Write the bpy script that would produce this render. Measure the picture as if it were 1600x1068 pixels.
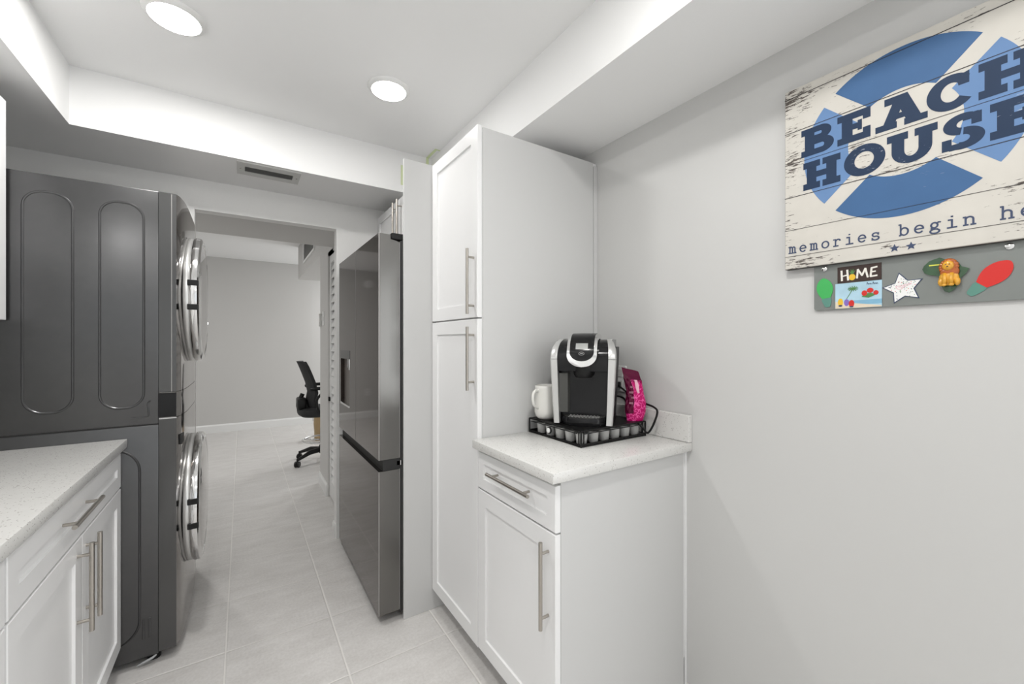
import bpy, bmesh, math, random
from mathutils import Vector, Matrix
random.seed(7)
PI = math.pi
for o in list(bpy.data.objects): bpy.data.objects.remove(o, do_unlink=True)
scene = bpy.context.scene
C = scene.collection

# ------------------------------------------------------------------ camera
cam_d = bpy.data.cameras.new('camera'); cam = bpy.data.objects.new('camera', cam_d); C.objects.link(cam)
cam_d.sensor_width = 36; cam_d.lens = 641 / 1600 * 36; cam_d.clip_start = 0.02
cam.location = (0, 0, 1.29); cam.rotation_euler = (PI / 2, 0, -math.radians(33.35))
scene.camera = cam
# ------------------------------------------------------------------ view, world
scene.view_settings.view_transform = 'Standard'; scene.view_settings.look = 'None'
scene.view_settings.gamma = 1; scene.view_settings.use_curve_mapping = False
scene.view_settings.exposure = 0.36
w = bpy.data.worlds.new('daylight'); scene.world = w; w.use_nodes = True
w.node_tree.nodes['Background'].inputs[0].default_value = (0.93, 0.97, 1.0, 1)
w.node_tree.nodes['Background'].inputs[1].default_value = 0.6

def lamp(name, loc, power, size, col=(1, 0.985, 0.96), rot=(0, 0, 0), shape='DISK', sy=None):
    d = bpy.data.lights.new(name, 'AREA'); d.shape = shape; d.size = size
    if sy: d.size_y = sy
    d.energy = power; d.color = col
    o = bpy.data.objects.new(name, d); C.objects.link(o); o.location = loc; o.rotation_euler = rot
    return o
CANS = [(-0.20, 1.88), (0.562, 1.88), (-0.20, 0.35), (0.562, 0.35), (-0.20, -1.15), (0.562, -1.15)]  # first pair is in view; the others are unseen, added for fill
CAN_W = (6.8, 0.9, 4.6, 6.5, 2.0, 3.0)
for (x, y), p in zip(CANS, CAN_W):
    lamp('downlight_and_fill', (x, y, 2.432), p, 0.13)
for (x, y, z) in ((-0.9, 5.0, 2.48), (2.0, 6.4, 2.48)):
    lamp('downlight_and_fill', (x, y, z), 13, 0.16)  # unseen lamps added to brighten the hall and far room
# daylight by the far room's window, then added unseen fill lamps at the rear
lamp('daylight_and_fill', (3.95, 6.3, 1.4), 34, 1.4, (0.95, 0.98, 1), (0, PI / 2, 0), 'RECTANGLE', 1.5)
lamp('daylight_and_fill', (0.2, -2.55, 1.5), 1.5, 1.8, (0.97, 0.99, 1), (-PI / 2, 0, PI), 'RECTANGLE', 1.4)  # lamp added at the unseen rear window

lamp('daylight_and_fill', (1.47, -1.3, 1.15), 20, 1.9, (0.98, 0.99, 1), (0, PI / 2, 0), 'RECTANGLE', 1.9)  # lamp added at the unseen glass door, filling the left cabinets

# ------------------------------------------------------------------ materials
def mat(name, col, rough=0.5, metal=0.0, var=0.03, scale=6.0, bump=0.0, bscale=200.0, emit=0, coat=0.0, spec=0.5, trans=0.0, stretch=None):
    m = bpy.data.materials.new(name); m.use_nodes = True; nt = m.node_tree; b = nt.nodes['Principled BSDF']
    b.inputs['Roughness'].default_value = rough; b.inputs['Metallic'].default_value = metal
    b.inputs['Specular IOR Level'].default_value = spec
    b.inputs['Coat Weight'].default_value = coat; b.inputs['Coat Roughness'].default_value = 0.05
    b.inputs['Transmission Weight'].default_value = trans
    tc = nt.nodes.new('ShaderNodeTexCoord'); mp = nt.nodes.new('ShaderNodeMapping')
    if stretch: mp.inputs['Scale'].default_value = stretch
    nt.links.new(tc.outputs['Object'], mp.inputs['Vector'])
    n = nt.nodes.new('ShaderNodeTexNoise'); n.inputs['Scale'].default_value = scale; n.inputs['Detail'].default_value = 4
    nt.links.new(mp.outputs[0], n.inputs['Vector'])
    mx = nt.nodes.new('ShaderNodeMix'); mx.data_type = 'RGBA'
    mx.inputs[6].default_value = (*[c * (1 - var) for c in col], 1)
    mx.inputs[7].default_value = (*[min(1, c * (1 + var)) for c in col], 1)
    nt.links.new(n.outputs['Fac'], mx.inputs[0]); nt.links.new(mx.outputs[2], b.inputs['Base Color'])
    if emit:
        b.inputs['Emission Color'].default_value = (*col, 1); b.inputs['Emission Strength'].default_value = emit
    if bump:
        n2 = nt.nodes.new('ShaderNodeTexNoise'); n2.inputs['Scale'].default_value = bscale; n2.inputs['Detail'].default_value = 3
        nt.links.new(mp.outputs[0], n2.inputs['Vector'])
        bp = nt.nodes.new('ShaderNodeBump'); bp.inputs['Strength'].default_value = bump; bp.inputs['Distance'].default_value = 0.002
        nt.links.new(n2.outputs['Fac'], bp.inputs['Height']); nt.links.new(bp.outputs[0], b.inputs['Normal'])
    return m

def nd(nt, t, **k):
    n = nt.nodes.new(t)
    for a, v in k.items(): setattr(n, a, v)
    return n
def mth(nt, op, a, b=None, c=None):
    n = nt.nodes.new('ShaderNodeMath'); n.operation = op
    for i, v in enumerate((a, b, c)):
        if v is None: continue
        if isinstance(v, (int, float)): n.inputs[i].default_value = v
        else: nt.links.new(v, n.inputs[i])
    return n.outputs[0]

M = {}
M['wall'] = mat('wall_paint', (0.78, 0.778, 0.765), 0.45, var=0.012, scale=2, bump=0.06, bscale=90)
M['wall_shaded'] = mat('wall_paint_shaded', (0.60, 0.598, 0.588), 0.45, var=0.012, scale=2, bump=0.06, bscale=90)  # wall paint darkened: shade put into the colour of the overlit right wall
M['wall_lit'] = mat('wall_paint_lit', (0.88, 0.878, 0.865), 0.5, var=0.012, scale=2, bump=0.06, bscale=90)  # wall paint lightened: missing light put into the far wall's colour
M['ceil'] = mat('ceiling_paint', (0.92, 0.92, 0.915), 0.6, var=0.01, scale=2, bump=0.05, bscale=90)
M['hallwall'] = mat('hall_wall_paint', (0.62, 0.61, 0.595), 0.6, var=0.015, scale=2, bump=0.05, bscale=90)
M['trim'] = mat('trim_paint', (0.84, 0.84, 0.83), 0.35, var=0.01)
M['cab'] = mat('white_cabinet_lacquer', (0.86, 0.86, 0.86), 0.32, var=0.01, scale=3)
M['cabshade'] = mat('cabinet_lacquer_shaded', (0.62, 0.62, 0.615), 0.4, var=0.01, scale=3)  # white lacquer darkened: shade put into the colour of the cabinet sides
M['cabin'] = mat('cabinet_gap', (0.35, 0.35, 0.34), 0.7)
M['nickel'] = mat('brushed_nickel', (0.46, 0.43, 0.39), 0.28, 1.0, var=0.06, scale=60)
M['steel'] = mat('graphite_steel', (0.105, 0.105, 0.107), 0.30, 0.9, var=0.06, scale=30, bump=0.05, bscale=500)
M['bezel'] = mat('graphite_bezel', (0.12, 0.12, 0.12), 0.16, 0.85, var=0.04)
M['front'] = mat('black_stainless_front', (0.30, 0.285, 0.275), 0.10, 1.0, var=0.03)
M['chrome'] = mat('chrome', (0.80, 0.80, 0.80), 0.10, 1.0, var=0.02)
M['doorglass'] = mat('dark_door_glass', (0.30, 0.285, 0.28), 0.03, 1.0, var=0.02)
M['black'] = mat('black_plastic', (0.009, 0.009, 0.009), 0.4, var=0.1, spec=0.3)
M['gloss'] = mat('gloss_black_plastic', (0.010, 0.010, 0.011), 0.12, var=0.1, coat=0.0, spec=0.3)
M['niche'] = mat('dispenser_grey', (0.17, 0.155, 0.14), 0.4)
M['seam'] = mat('dark_seam', (0.02, 0.02, 0.02), 0.6)
M['fr_door'] = mat('fridge_black_stainless', (0.085, 0.070, 0.063), 0.06, 1.0, var=0.04, scale=3)
M['fr_side'] = mat('fridge_edge_steel', (0.19, 0.186, 0.178), 0.22, 1.0, var=0.05, scale=3)
M['fr_body'] = mat('fridge_body', (0.03, 0.03, 0.03), 0.4)
M['rim'] = mat('light_edge_trim', (0.34, 0.33, 0.32), 0.3, 0.6)
M['silver'] = mat('silver_plastic', (0.62, 0.62, 0.61), 0.28, 0.65, var=0.03)
M['smoke'] = mat('smoked_reservoir', (0.075, 0.075, 0.07), 0.15, var=0.1, spec=0.4)
M['screen'] = mat('grey_screen', (0.36, 0.37, 0.36), 0.25, var=0.1, scale=60)
M['ceramic'] = mat('white_ceramic', (0.80, 0.79, 0.75), 0.14, var=0.02, coat=0.4)
M['pod'] = mat('pod_plastic', (0.50, 0.50, 0.49), 0.35, var=0.15, scale=50)
M['podlid'] = mat('pod_foil', (0.62, 0.62, 0.61), 0.3, 0.6, var=0.08, scale=60)
M['wire'] = mat('black_wire', (0.008, 0.008, 0.008), 0.4, spec=0.25)
M['knob'] = mat('white_knob', (0.85, 0.85, 0.84), 0.2)
M['plate'] = mat('white_plate', (0.82, 0.82, 0.81), 0.3)
M['tape'] = mat('green_tape', (0.72, 0.80, 0.50), 0.6, var=0.1)
M['strip'] = mat('grey_magnet_board', (0.22, 0.235, 0.225), 0.38, 0.35, var=0.06, scale=8)
M['cream'] = mat('cream_print', (0.80, 0.78, 0.72), 0.5)
M['navy'] = mat('navy_print', (0.035, 0.055, 0.12), 0.5, var=0.15, scale=90)
M['darkedge'] = mat('dark_canvas_edge', (0.06, 0.057, 0.052), 0.7, var=0.5, scale=60)
M['green'] = mat('green_print', (0.05, 0.42, 0.10), 0.4)
M['teal'] = mat('teal_print', (0.10, 0.26, 0.21), 0.4)
M['red'] = mat('red_print', (0.62, 0.02, 0.015), 0.4)
M['brown'] = mat('dark_brown_print', (0.035, 0.016, 0.012), 0.45)
M['sky'] = mat('postcard_sky', (0.42, 0.62, 0.74), 0.35, var=0.25, scale=25)
M['sand'] = mat('postcard_sand', (0.72, 0.62, 0.48), 0.35, var=0.15, scale=30)
M['sea'] = mat('postcard_sea', (0.22, 0.45, 0.62), 0.35, var=0.2, scale=40)
M['yellow'] = mat('yellow_print', (0.80, 0.50, 0.03), 0.4)
M['purple'] = mat('purple_print', (0.22, 0.14, 0.50), 0.4)
M['leaf'] = mat('leaf_print', (0.08, 0.22, 0.06), 0.4)
M['map'] = mat('dark_green_enamel', (0.02, 0.075, 0.025), 0.15, var=0.4, scale=60, coat=0.5)
M['gold'] = mat('amber_relief', (0.72, 0.36, 0.03), 0.22, var=0.25, scale=120, coat=0.5)
M['mane'] = mat('rust_relief', (0.42, 0.10, 0.01), 0.25, var=0.4, scale=150, coat=0.5)
M['bar'] = mat('yellow_bar', (0.80, 0.80, 0.10), 0.3)
M['pinkdots'] = mat('pink_print', (0.75, 0.45, 0.50), 0.4, var=0.2, scale=80)
M['diffuser'] = mat('lamp_diffuser', (1, 0.985, 0.96), 0.5, emit=10.5, var=0.0)
M['mesh'] = mat('chair_mesh', (0.014, 0.014, 0.015), 0.7, bump=0.3, bscale=400)
M['tan'] = mat('tan_paper', (0.42, 0.30, 0.16), 0.7, var=0.12, scale=12)
M['bronze'] = mat('bronze_tube', (0.10, 0.045, 0.03), 0.3, 0.6)
M['vent'] = mat('vent_metal', (0.62, 0.62, 0.60), 0.45)
M['ventslat'] = mat('vent_slat_grey', (0.26, 0.26, 0.25), 0.5)
M['ventdark'] = mat('vent_dark', (0.10, 0.10, 0.095), 0.6)
M['clear'] = mat('clear_plastic', (0.40, 0.41, 0.42), 0.15, var=0.1)

def quartz():
    m = mat('speckled_quartz', (0.70, 0.695, 0.675), 0.22, var=0.03, scale=40); nt = m.node_tree; b = nt.nodes['Principled BSDF']
    base = b.inputs['Base Color'].links[0].from_socket
    tc = nd(nt, 'ShaderNodeTexCoord')
    v = nd(nt, 'ShaderNodeTexVoronoi'); v.inputs['Scale'].default_value = 190; nt.links.new(tc.outputs['Object'], v.inputs['Vector'])
    n = nd(nt, 'ShaderNodeTexNoise'); n.inputs['Scale'].default_value = 130; nt.links.new(tc.outputs['Object'], n.inputs['Vector'])
    spot = mth(nt, 'LESS_THAN', v.outputs['Distance'], 0.28)
    sel = mth(nt, 'GREATER_THAN', n.outputs['Fac'], 0.56)
    f = mth(nt, 'MULTIPLY', mth(nt, 'MULTIPLY', spot, sel), 0.75)
    mx = nd(nt, 'ShaderNodeMix', data_type='RGBA'); mx.inputs[7].default_value = (0.22, 0.20, 0.18, 1)
    nt.links.new(base, mx.inputs[6]); nt.links.new(f, mx.inputs[0]); nt.links.new(mx.outputs[2], b.inputs['Base Color'])
    return m
M['quartz'] = quartz()

def tiles():
    m = bpy.data.materials.new('grey_porcelain_tiles'); m.use_nodes = True; nt = m.node_tree; b = nt.nodes['Principled BSDF']
    tc = nd(nt, 'ShaderNodeTexCoord'); sp = nd(nt, 'ShaderNodeSeparateXYZ'); nt.links.new(tc.outputs['Object'], sp.inputs[0])
    P = 0.4045
    def edge(sock, off):
        a = mth(nt, 'DIVIDE', mth(nt, 'SUBTRACT', sock, off), P)
        f = mth(nt, 'SUBTRACT', a, mth(nt, 'FLOOR', a))
        return mth(nt, 'MULTIPLY', mth(nt, 'ABSOLUTE', mth(nt, 'SUBTRACT', mth(nt, 'ABSOLUTE', mth(nt, 'SUBTRACT', f, 0.5)), 0.5)), P), mth(nt, 'FLOOR', a)
    ex, ix = edge(sp.outputs[0], -0.0565); ey, iy = edge(sp.outputs[1], 2.079)
    d = mth(nt, 'MINIMUM', ex, mth(nt, 'MULTIPLY', ey, 1.5))
    g = nd(nt, 'ShaderNodeMapRange'); g.inputs[1].default_value = 0.0022; g.inputs[2].default_value = 0.0034; nt.links.new(d, g.inputs[0])
    n = nd(nt, 'ShaderNodeTexNoise'); n.inputs['Scale'].default_value = 5; n.inputs['Detail'].default_value = 8; n.inputs['Roughness'].default_value = 0.65
    mp = nd(nt, 'ShaderNodeMapping'); mp.inputs['Scale'].default_value = (1.0, 2.6, 1)
    cmb = nd(nt, 'ShaderNodeCombineXYZ'); nt.links.new(mth(nt, 'MULTIPLY', ix, 3.7), cmb.inputs[0]); nt.links.new(mth(nt, 'MULTIPLY', iy, 5.3), cmb.inputs[1])
    ad = nd(nt, 'ShaderNodeVectorMath', operation='ADD'); nt.links.new(tc.outputs['Object'], ad.inputs[0]); nt.links.new(cmb.outputs[0], ad.inputs[1])
    nt.links.new(ad.outputs[0], mp.inputs[0]); nt.links.new(mp.outputs[0], n.inputs['Vector'])
    n3 = nd(nt, 'ShaderNodeTexNoise'); n3.inputs['Scale'].default_value = 90; n3.inputs['Detail'].default_value = 4; nt.links.new(tc.outputs['Object'], n3.inputs['Vector'])
    cr = nd(nt, 'ShaderNodeValToRGB'); cr.color_ramp.elements[0].position = 0.3; cr.color_ramp.elements[1].position = 0.7
    cr.color_ramp.elements[0].color = (0.57, 0.55, 0.53, 1); cr.color_ramp.elements[1].color = (0.76, 0.745, 0.73, 1)
    s = mth(nt, 'ADD', mth(nt, 'MULTIPLY', n.outputs['Fac'], 0.6), mth(nt, 'MULTIPLY', n3.outputs['Fac'], 0.4)); nt.links.new(s, cr.inputs[0])
    mx = nd(nt, 'ShaderNodeMix', data_type='RGBA'); mx.inputs[6].default_value = (0.80, 0.78, 0.75, 1)
    nt.links.new(g.outputs[0], mx.inputs[0]); nt.links.new(cr.outputs[0], mx.inputs[7]); nt.links.new(mx.outputs[2], b.inputs['Base Color'])
    h = nd(nt, 'ShaderNodeMapRange'); h.inputs[1].default_value = 0.0012; h.inputs[2].default_value = 0.006; nt.links.new(d, h.inputs[0])
    hb = mth(nt, 'ADD', h.outputs[0], mth(nt, 'MULTIPLY', s, 0.3))
    bp = nd(nt, 'ShaderNodeBump'); bp.inputs['Strength'].default_value = 0.8; bp.inputs['Distance'].default_value = 0.002
    nt.links.new(hb, bp.inputs['Height']); nt.links.new(bp.outputs[0], b.inputs['Normal'])
    b.inputs['Roughness'].default_value = 0.42
    return m
M['tiles'] = tiles()

def worn(name, col, under, thr=0.62, scale=(1, 7, 45), amount=1.0, edgewear=False):
    """paint with worn-off flecks that run along the boards (local y)"""
    m = bpy.data.materials.new(name); m.use_nodes = True; nt = m.node_tree; b = nt.nodes['Principled BSDF']; b.inputs['Roughness'].default_value = 0.55; b.inputs['Specular IOR Level'].default_value = 0.2
    tc = nd(nt, 'ShaderNodeTexCoord'); mp = nd(nt, 'ShaderNodeMapping'); mp.inputs['Scale'].default_value = scale
    nt.links.new(tc.outputs['Object'], mp.inputs[0])
    n = nd(nt, 'ShaderNodeTexNoise'); n.inputs['Scale'].default_value = 4; n.inputs['Detail'].default_value = 7; n.inputs['Roughness'].default_value = 0.72
    nt.links.new(mp.outputs[0], n.inputs['Vector'])
    n2 = nd(nt, 'ShaderNodeTexNoise'); n2.inputs['Scale'].default_value = 7; n2.inputs['Detail'].default_value = 2; nt.links.new(tc.outputs['Object'], n2.inputs['Vector'])
    v = mth(nt, 'ADD', n.outputs['Fac'], mth(nt, 'MULTIPLY', mth(nt, 'SUBTRACT', n2.outputs['Fac'], 0.5), 0.55))
    if edgewear:   # heavier wear beside each board joint, and at the left end
        sp = nd(nt, 'ShaderNodeSeparateXYZ'); nt.links.new(tc.outputs['Object'], sp.inputs[0])
        a = mth(nt, 'DIVIDE', mth(nt, 'SUBTRACT', sp.outputs[2], 2.022 - 1.51), 0.0985)
        f = mth(nt, 'SUBTRACT', a, mth(nt, 'FLOOR', a))
        e = mth(nt, 'ABSOLUTE', mth(nt, 'SUBTRACT', f, 0.5))
        ew = nd(nt, 'ShaderNodeMapRange'); ew.inputs[1].default_value = 0.25; ew.inputs[2].default_value = 0.5; ew.inputs[4].default_value = 0.07; nt.links.new(e, ew.inputs[0])
        le = nd(nt, 'ShaderNodeMapRange'); le.inputs[1].default_value = -0.16; le.inputs[2].default_value = 0.0; le.inputs[4].default_value = 0.09; nt.links.new(sp.outputs[1], le.inputs[0])
        v = mth(nt, 'ADD', mth(nt, 'ADD', v, ew.outputs[0]), le.outputs[0])
    r = nd(nt, 'ShaderNodeMapRange'); r.inputs[1].default_value = thr; r.inputs[2].default_value = thr + 0.03; r.inputs[4].default_value = amount
    nt.links.new(v, r.inputs[0])
    n4 = nd(nt, 'ShaderNodeTexNoise'); n4.inputs['Scale'].default_value = 18; nt.links.new(tc.outputs['Object'], n4.inputs['Vector'])
    m0 = nd(nt, 'ShaderNodeMix', data_type='RGBA'); m0.inputs[6].default_value = (*[c * 0.93 for c in col], 1); m0.inputs[7].default_value = (*[min(1, c * 1.07) for c in col], 1)
    nt.links.new(n4.outputs['Fac'], m0.inputs[0])
    mx = nd(nt, 'ShaderNodeMix', data_type='RGBA'); mx.inputs[7].default_value = (*under, 1)
    nt.links.new(m0.outputs[2], mx.inputs[6]); nt.links.new(r.outputs[0], mx.inputs[0]); nt.links.new(mx.outputs[2], b.inputs['Base Color'])
    return m
M['board'] = worn('whitewashed_boards', (0.62, 0.595, 0.545), (0.10, 0.085, 0.075), 0.665, edgewear=True)
M['blueA'] = worn('steel_blue_paint', (0.060, 0.138, 0.29), (0.30, 0.30, 0.42), 0.70, amount=0.8)
M['blueB'] = worn('light_blue_paint', (0.14, 0.25, 0.46), (0.40, 0.45, 0.55), 0.70, amount=0.8)
M['letter'] = worn('navy_letter_paint', (0.020, 0.040, 0.085), (0.40, 0.42, 0.48), 0.69, (1, 14, 45), amount=0.8)
M['joint'] = worn('board_joint', (0.04, 0.035, 0.035), (0.55, 0.52, 0.48), 0.68, (1, 20, 4))

def pinkmat():
    m = bpy.data.materials.new('magenta_foil_print'); m.use_nodes = True; nt = m.node_tree; b = nt.nodes['Principled BSDF']; b.inputs['Roughness'].default_value = 0.3; b.inputs['Specular IOR Level'].default_value = 0.25
    tc = nd(nt, 'ShaderNodeTexCoord')
    n = nd(nt, 'ShaderNodeTexNoise'); n.inputs['Scale'].default_value = 60; n.inputs['Detail'].default_value = 1; nt.links.new(tc.outputs['Object'], n.inputs['Vector'])
    v = mth(nt, 'ABSOLUTE', mth(nt, 'SUBTRACT', n.outputs['Fac'], 0.5))
    r = nd(nt, 'ShaderNodeMapRange'); r.inputs[1].default_value = 0.02; r.inputs[2].default_value = 0.05; nt.links.new(v, r.inputs[0])
    mx = nd(nt, 'ShaderNodeMix', data_type='RGBA'); mx.inputs[6].default_value = (0.85, 0.12, 0.40, 1); mx.inputs[7].default_value = (0.50, 0.004, 0.13, 1)
    nt.links.new(r.outputs[0], mx.inputs[0]); nt.links.new(mx.outputs[2], b.inputs['Base Color'])
    return m
M['pink'] = pinkmat()
M['wine'] = mat('wine_foil', (0.10, 0.003, 0.03), 0.35, var=0.2, scale=30, spec=0.2)
M['pinkpale'] = mat('pale_pink_print', (0.80, 0.45, 0.55), 0.4)

# ------------------------------------------------------------------ helpers
ROOT = {}
def link(name, bm, m, parent=None, local=False, smooth=False):
    if parent is not None and not local:
        bm.transform(ROOT[parent.name].inverted())
    bmesh.ops.recalc_face_normals(bm, faces=bm.faces)
    me = bpy.data.meshes.new(name); bm.to_mesh(me); bm.free()
    me.materials.append(M[m] if isinstance(m, str) else m)
    o = bpy.data.objects.new(name, me); C.objects.link(o)
    if smooth:
        for p in me.polygons: p.use_smooth = True
        if smooth is not True: me.set_sharp_from_angle(angle=math.radians(smooth))
    if parent is not None:
        o.parent = parent; ROOT[o.name] = ROOT[parent.name]
    else: ROOT[o.name] = Matrix.Identity(4)
    return o
def sub(name, bm, m, parent, **k):
    return link(name, bm, m, parent, **k)
def thing(name, label, cat, loc=(0, 0, 0), rz=0, group=None):
    o = bpy.data.objects.new(name, None); C.objects.link(o); o.empty_display_size = 0.05
    o.location = loc; o.rotation_euler = (0, 0, rz); o['label'] = label; o['category'] = cat
    if group: o['group'] = group
    ROOT[o.name] = Matrix.Translation(loc) @ Matrix.Rotation(rz, 4, 'Z')
    return o
def tag(o, label, cat, group=None):
    o['label'] = label; o['category'] = cat
    if group: o['group'] = group
    return o
def recenter(o):
    """put a single-mesh thing's origin at its base"""
    vs = [v.co for v in o.data.vertices]
    c = Vector(((min(v.x for v in vs) + max(v.x for v in vs)) / 2, (min(v.y for v in vs) + max(v.y for v in vs)) / 2, min(v.z for v in vs)))
    o.data.transform(Matrix.Translation(-c)); o.location = c
    return o
def struct(name, bm, m, label=None, cat=None, smooth=False):
    o = link(name, bm, m, smooth=smooth); o['kind'] = 'structure'
    if label: o['label'] = label
    if cat: o['category'] = cat
    return o
def bx(bm, x0, x1, y0, y1, z0, z1, bev=0.0, seg=2):
    vs = [bm.verts.new((x, y, z)) for x in (min(x0, x1), max(x0, x1)) for y in (min(y0, y1), max(y0, y1)) for z in (min(z0, z1), max(z0, z1))]
    F = [(0, 1, 3, 2), (4, 6, 7, 5), (0, 4, 5, 1), (2, 3, 7, 6), (0, 2, 6, 4), (1, 5, 7, 3)]
    fs = [bm.faces.new([vs[i] for i in f]) for f in F]
    if bev:
        es = list({e for f in fs for e in f.edges})
        bmesh.ops.bevel(bm, geom=es, offset=bev, segments=seg, profile=0.5, affect='EDGES')
    return bm
def nb(): return bmesh.new()
def box(*a, **k): return bx(nb(), *a, **k)
def cyl(bm, p0, p1, r, n=16, r2=None, caps=True):
    p0, p1 = Vector(p0), Vector(p1); d = (p1 - p0).normalized()
    a = Vector((0, 0, 1)) if abs(d.z) < 0.9 else Vector((1, 0, 0)); u = d.cross(a).normalized(); v = d.cross(u)
    r2 = r if r2 is None else r2; A = []; B = []
    for i in range(n):
        t = 2 * PI * i / n; k = math.cos(t) * u + math.sin(t) * v
        A.append(bm.verts.new(p0 + k * r)); B.append(bm.verts.new(p1 + k * r2))
    for i in range(n): bm.faces.new((A[i], A[(i + 1) % n], B[(i + 1) % n], B[i]))
    if caps: bm.faces.new(A); bm.faces.new(B)
    return bm
def tube(bm, pts, r, n=10, closed=False, rs=None):
    pts = [Vector(p) for p in pts]; rings = []; N = len(pts); prev = None
    for i, p in enumerate(pts):
        a = pts[(i - 1) % N] if closed or i > 0 else p; b = pts[(i + 1) % N] if closed or i < N - 1 else p
        d = (b - a).normalized()
        if prev is None: q = Vector((0, 0, 1)) if abs(d.z) < 0.9 else Vector((1, 0, 0)); u = d.cross(q).normalized()
        else: u = (prev - d * prev.dot(d)).normalized()
        prev = u; v = d.cross(u); rr = rs[i] if rs else r
        rings.append([bm.verts.new(p + (math.cos(2 * PI * k / n) * u + math.sin(2 * PI * k / n) * v) * rr) for k in range(n)])
    for i in range(N if closed else N - 1):
        A, B = rings[i], rings[(i + 1) % N]
        for k in range(n): bm.faces.new((A[k], A[(k + 1) % n], B[(k + 1) % n], B[k]))
    if not closed: bm.faces.new(rings[0]); bm.faces.new(rings[-1])
    return bm
def smoothpath(pts, n=8):
    P = [Vector(p) for p in pts]; out = []
    for i in range(len(P) - 1):
        p0 = P[max(i - 1, 0)]; p1 = P[i]; p2 = P[i + 1]; p3 = P[min(i + 2, len(P) - 1)]
        for k in range(n):
            t = k / n
            out.append(0.5 * ((2 * p1) + (-p0 + p2) * t + (2 * p0 - 5 * p1 + 4 * p2 - p3) * t * t + (-p0 + 3 * p1 - 3 * p2 + p3) * t ** 3))
    out.append(P[-1]); return out
def lathe(bm, prof, c=(0, 0, 0), n=32, axis='z'):
    rings = []
    for r, h in prof:
        ring = []
        for i in range(n):
            t = 2 * PI * i / n; a, b = max(r, 1e-5) * math.cos(t), max(r, 1e-5) * math.sin(t)
            p = (a, b, h) if axis == 'z' else ((h, a, b) if axis == 'x' else (a, h, b))
            ring.append(bm.verts.new((c[0] + p[0], c[1] + p[1], c[2] + p[2])))
        rings.append(ring)
    for A, B in zip(rings, rings[1:]):
        for i in range(n): bm.faces.new((A[i], A[(i + 1) % n], B[(i + 1) % n], B[i]))
    bm.faces.new(rings[0]); bm.faces.new(rings[-1])
    return bm
def prism(bm, pts, f0, f1):
    """pts: 2D outline; f0/f1 map (a,b) to the two 3D faces"""
    A = [bm.verts.new(f0(*p)) for p in pts]; B = [bm.verts.new(f1(*p)) for p in pts]; n = len(pts)
    bm.faces.new(A); bm.faces.new(B)
    for i in range(n): bm.faces.new((A[i], A[(i + 1) % n], B[(i + 1) % n], B[i]))
    return bm
def rrect(a0, a1, b0, b1, r, n=6):
    out = []
    for cx, cy, t0 in ((a1 - r, b1 - r, 0), (a0 + r, b1 - r, PI / 2), (a0 + r, b0 + r, PI), (a1 - r, b0 + r, 1.5 * PI)):
        for i in range(n + 1):
            t = t0 + PI / 2 * i / n; out.append((cx + r * math.cos(t), cy + r * math.sin(t)))
    return out
def loft(bm, secs, cap=True, closed=True):
    R = [[bm.verts.new(p) for p in s] for s in secs]; n = len(R[0])
    for A, B in zip(R, R[1:]):
        for i in range(n if closed else n - 1): bm.faces.new((A[i], A[(i + 1) % n], B[(i + 1) % n], B[i]))
    if cap: bm.faces.new(R[0]); bm.faces.new(R[-1])
    return bm

def shaker(xf, d, y0, y1, z0, z1, th=0.019, fr=0.057, rec=0.007):
    """shaker front in a YZ plane; front face at x=xf looking towards d (-1/+1)"""
    bm = nb(); e = 0.0018
    def rect(ins, x): return [bm.verts.new((x, y, z)) for y, z in ((y0 + ins, z0 + ins), (y1 - ins, z0 + ins), (y1 - ins, z1 - ins), (y0 + ins, z1 - ins))]
    R = [rect(0, xf - d * th), rect(0, xf - d * e), rect(e, xf), rect(fr, xf), rect(fr + 0.0015, xf - d * rec)]
    for A, B in zip(R, R[1:]):
        for i in range(4): bm.faces.new((A[i], A[(i + 1) % 4], B[(i + 1) % 4], B[i]))
    bm.faces.new(R[0]); bm.faces.new(R[-1])
    return bm
def bar_handle(xf, d, a, b, r=0.006, off=0.030):
    """bar pull between two points a,b given as (y,z) standing off a front at x=xf"""
    bm = nb(); A = Vector((xf + d * off, a[0], a[1])); B = Vector((xf + d * off, b[0], b[1]))
    cyl(bm, A, B, r, 14)
    for t in (0.13, 0.87):
        p = A.lerp(B, t); cyl(bm, p, (xf, p.y, p.z), 0.0045, 10)
    return bm

# ------------------------------------------------------------------ setting
WX, LX = 1.41, -1.02           # right and left kitchen walls
FY, BY = 2.885, -2.6           # far partition, rear wall
struct('floor', box(-2.4, 4.1, -2.8, 7.9, -0.1, 0), 'tiles')
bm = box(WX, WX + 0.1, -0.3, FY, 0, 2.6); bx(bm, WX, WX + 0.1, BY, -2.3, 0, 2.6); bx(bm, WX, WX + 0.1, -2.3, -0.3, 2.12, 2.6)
struct('wall_right', bm, 'wall_shaded')
bm = nb()
for y0, y1 in ((-2.3, -2.25), (-1.325, -1.275), (-0.35, -0.3)): bx(bm, WX + 0.02, WX + 0.07, y0, y1, 0, 2.12)
for z0, z1 in ((0.0, 0.05), (2.07, 2.12)): bx(bm, WX + 0.021, WX + 0.069, -2.25, -0.35, z0, z1)
struct('door_added', bm, 'trim')  # unseen glass door, added as an opening for side light
struct('wall_left', box(LX - 0.1, LX, BY, FY, 0, 2.6), 'wall')
bm = nb()
OX0, OX1, OZ = -0.221, 0.518, 2.032
bx(bm, LX, OX0, FY, FY + 0.075, 0, 2.6); bx(bm, OX1, WX, FY, FY + 0.075, 0, 2.6); bx(bm, OX0, OX1, FY, FY + 0.075, OZ, 2.6)
struct('wall_far', bm, 'wall_lit')
bm = nb()
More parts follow.
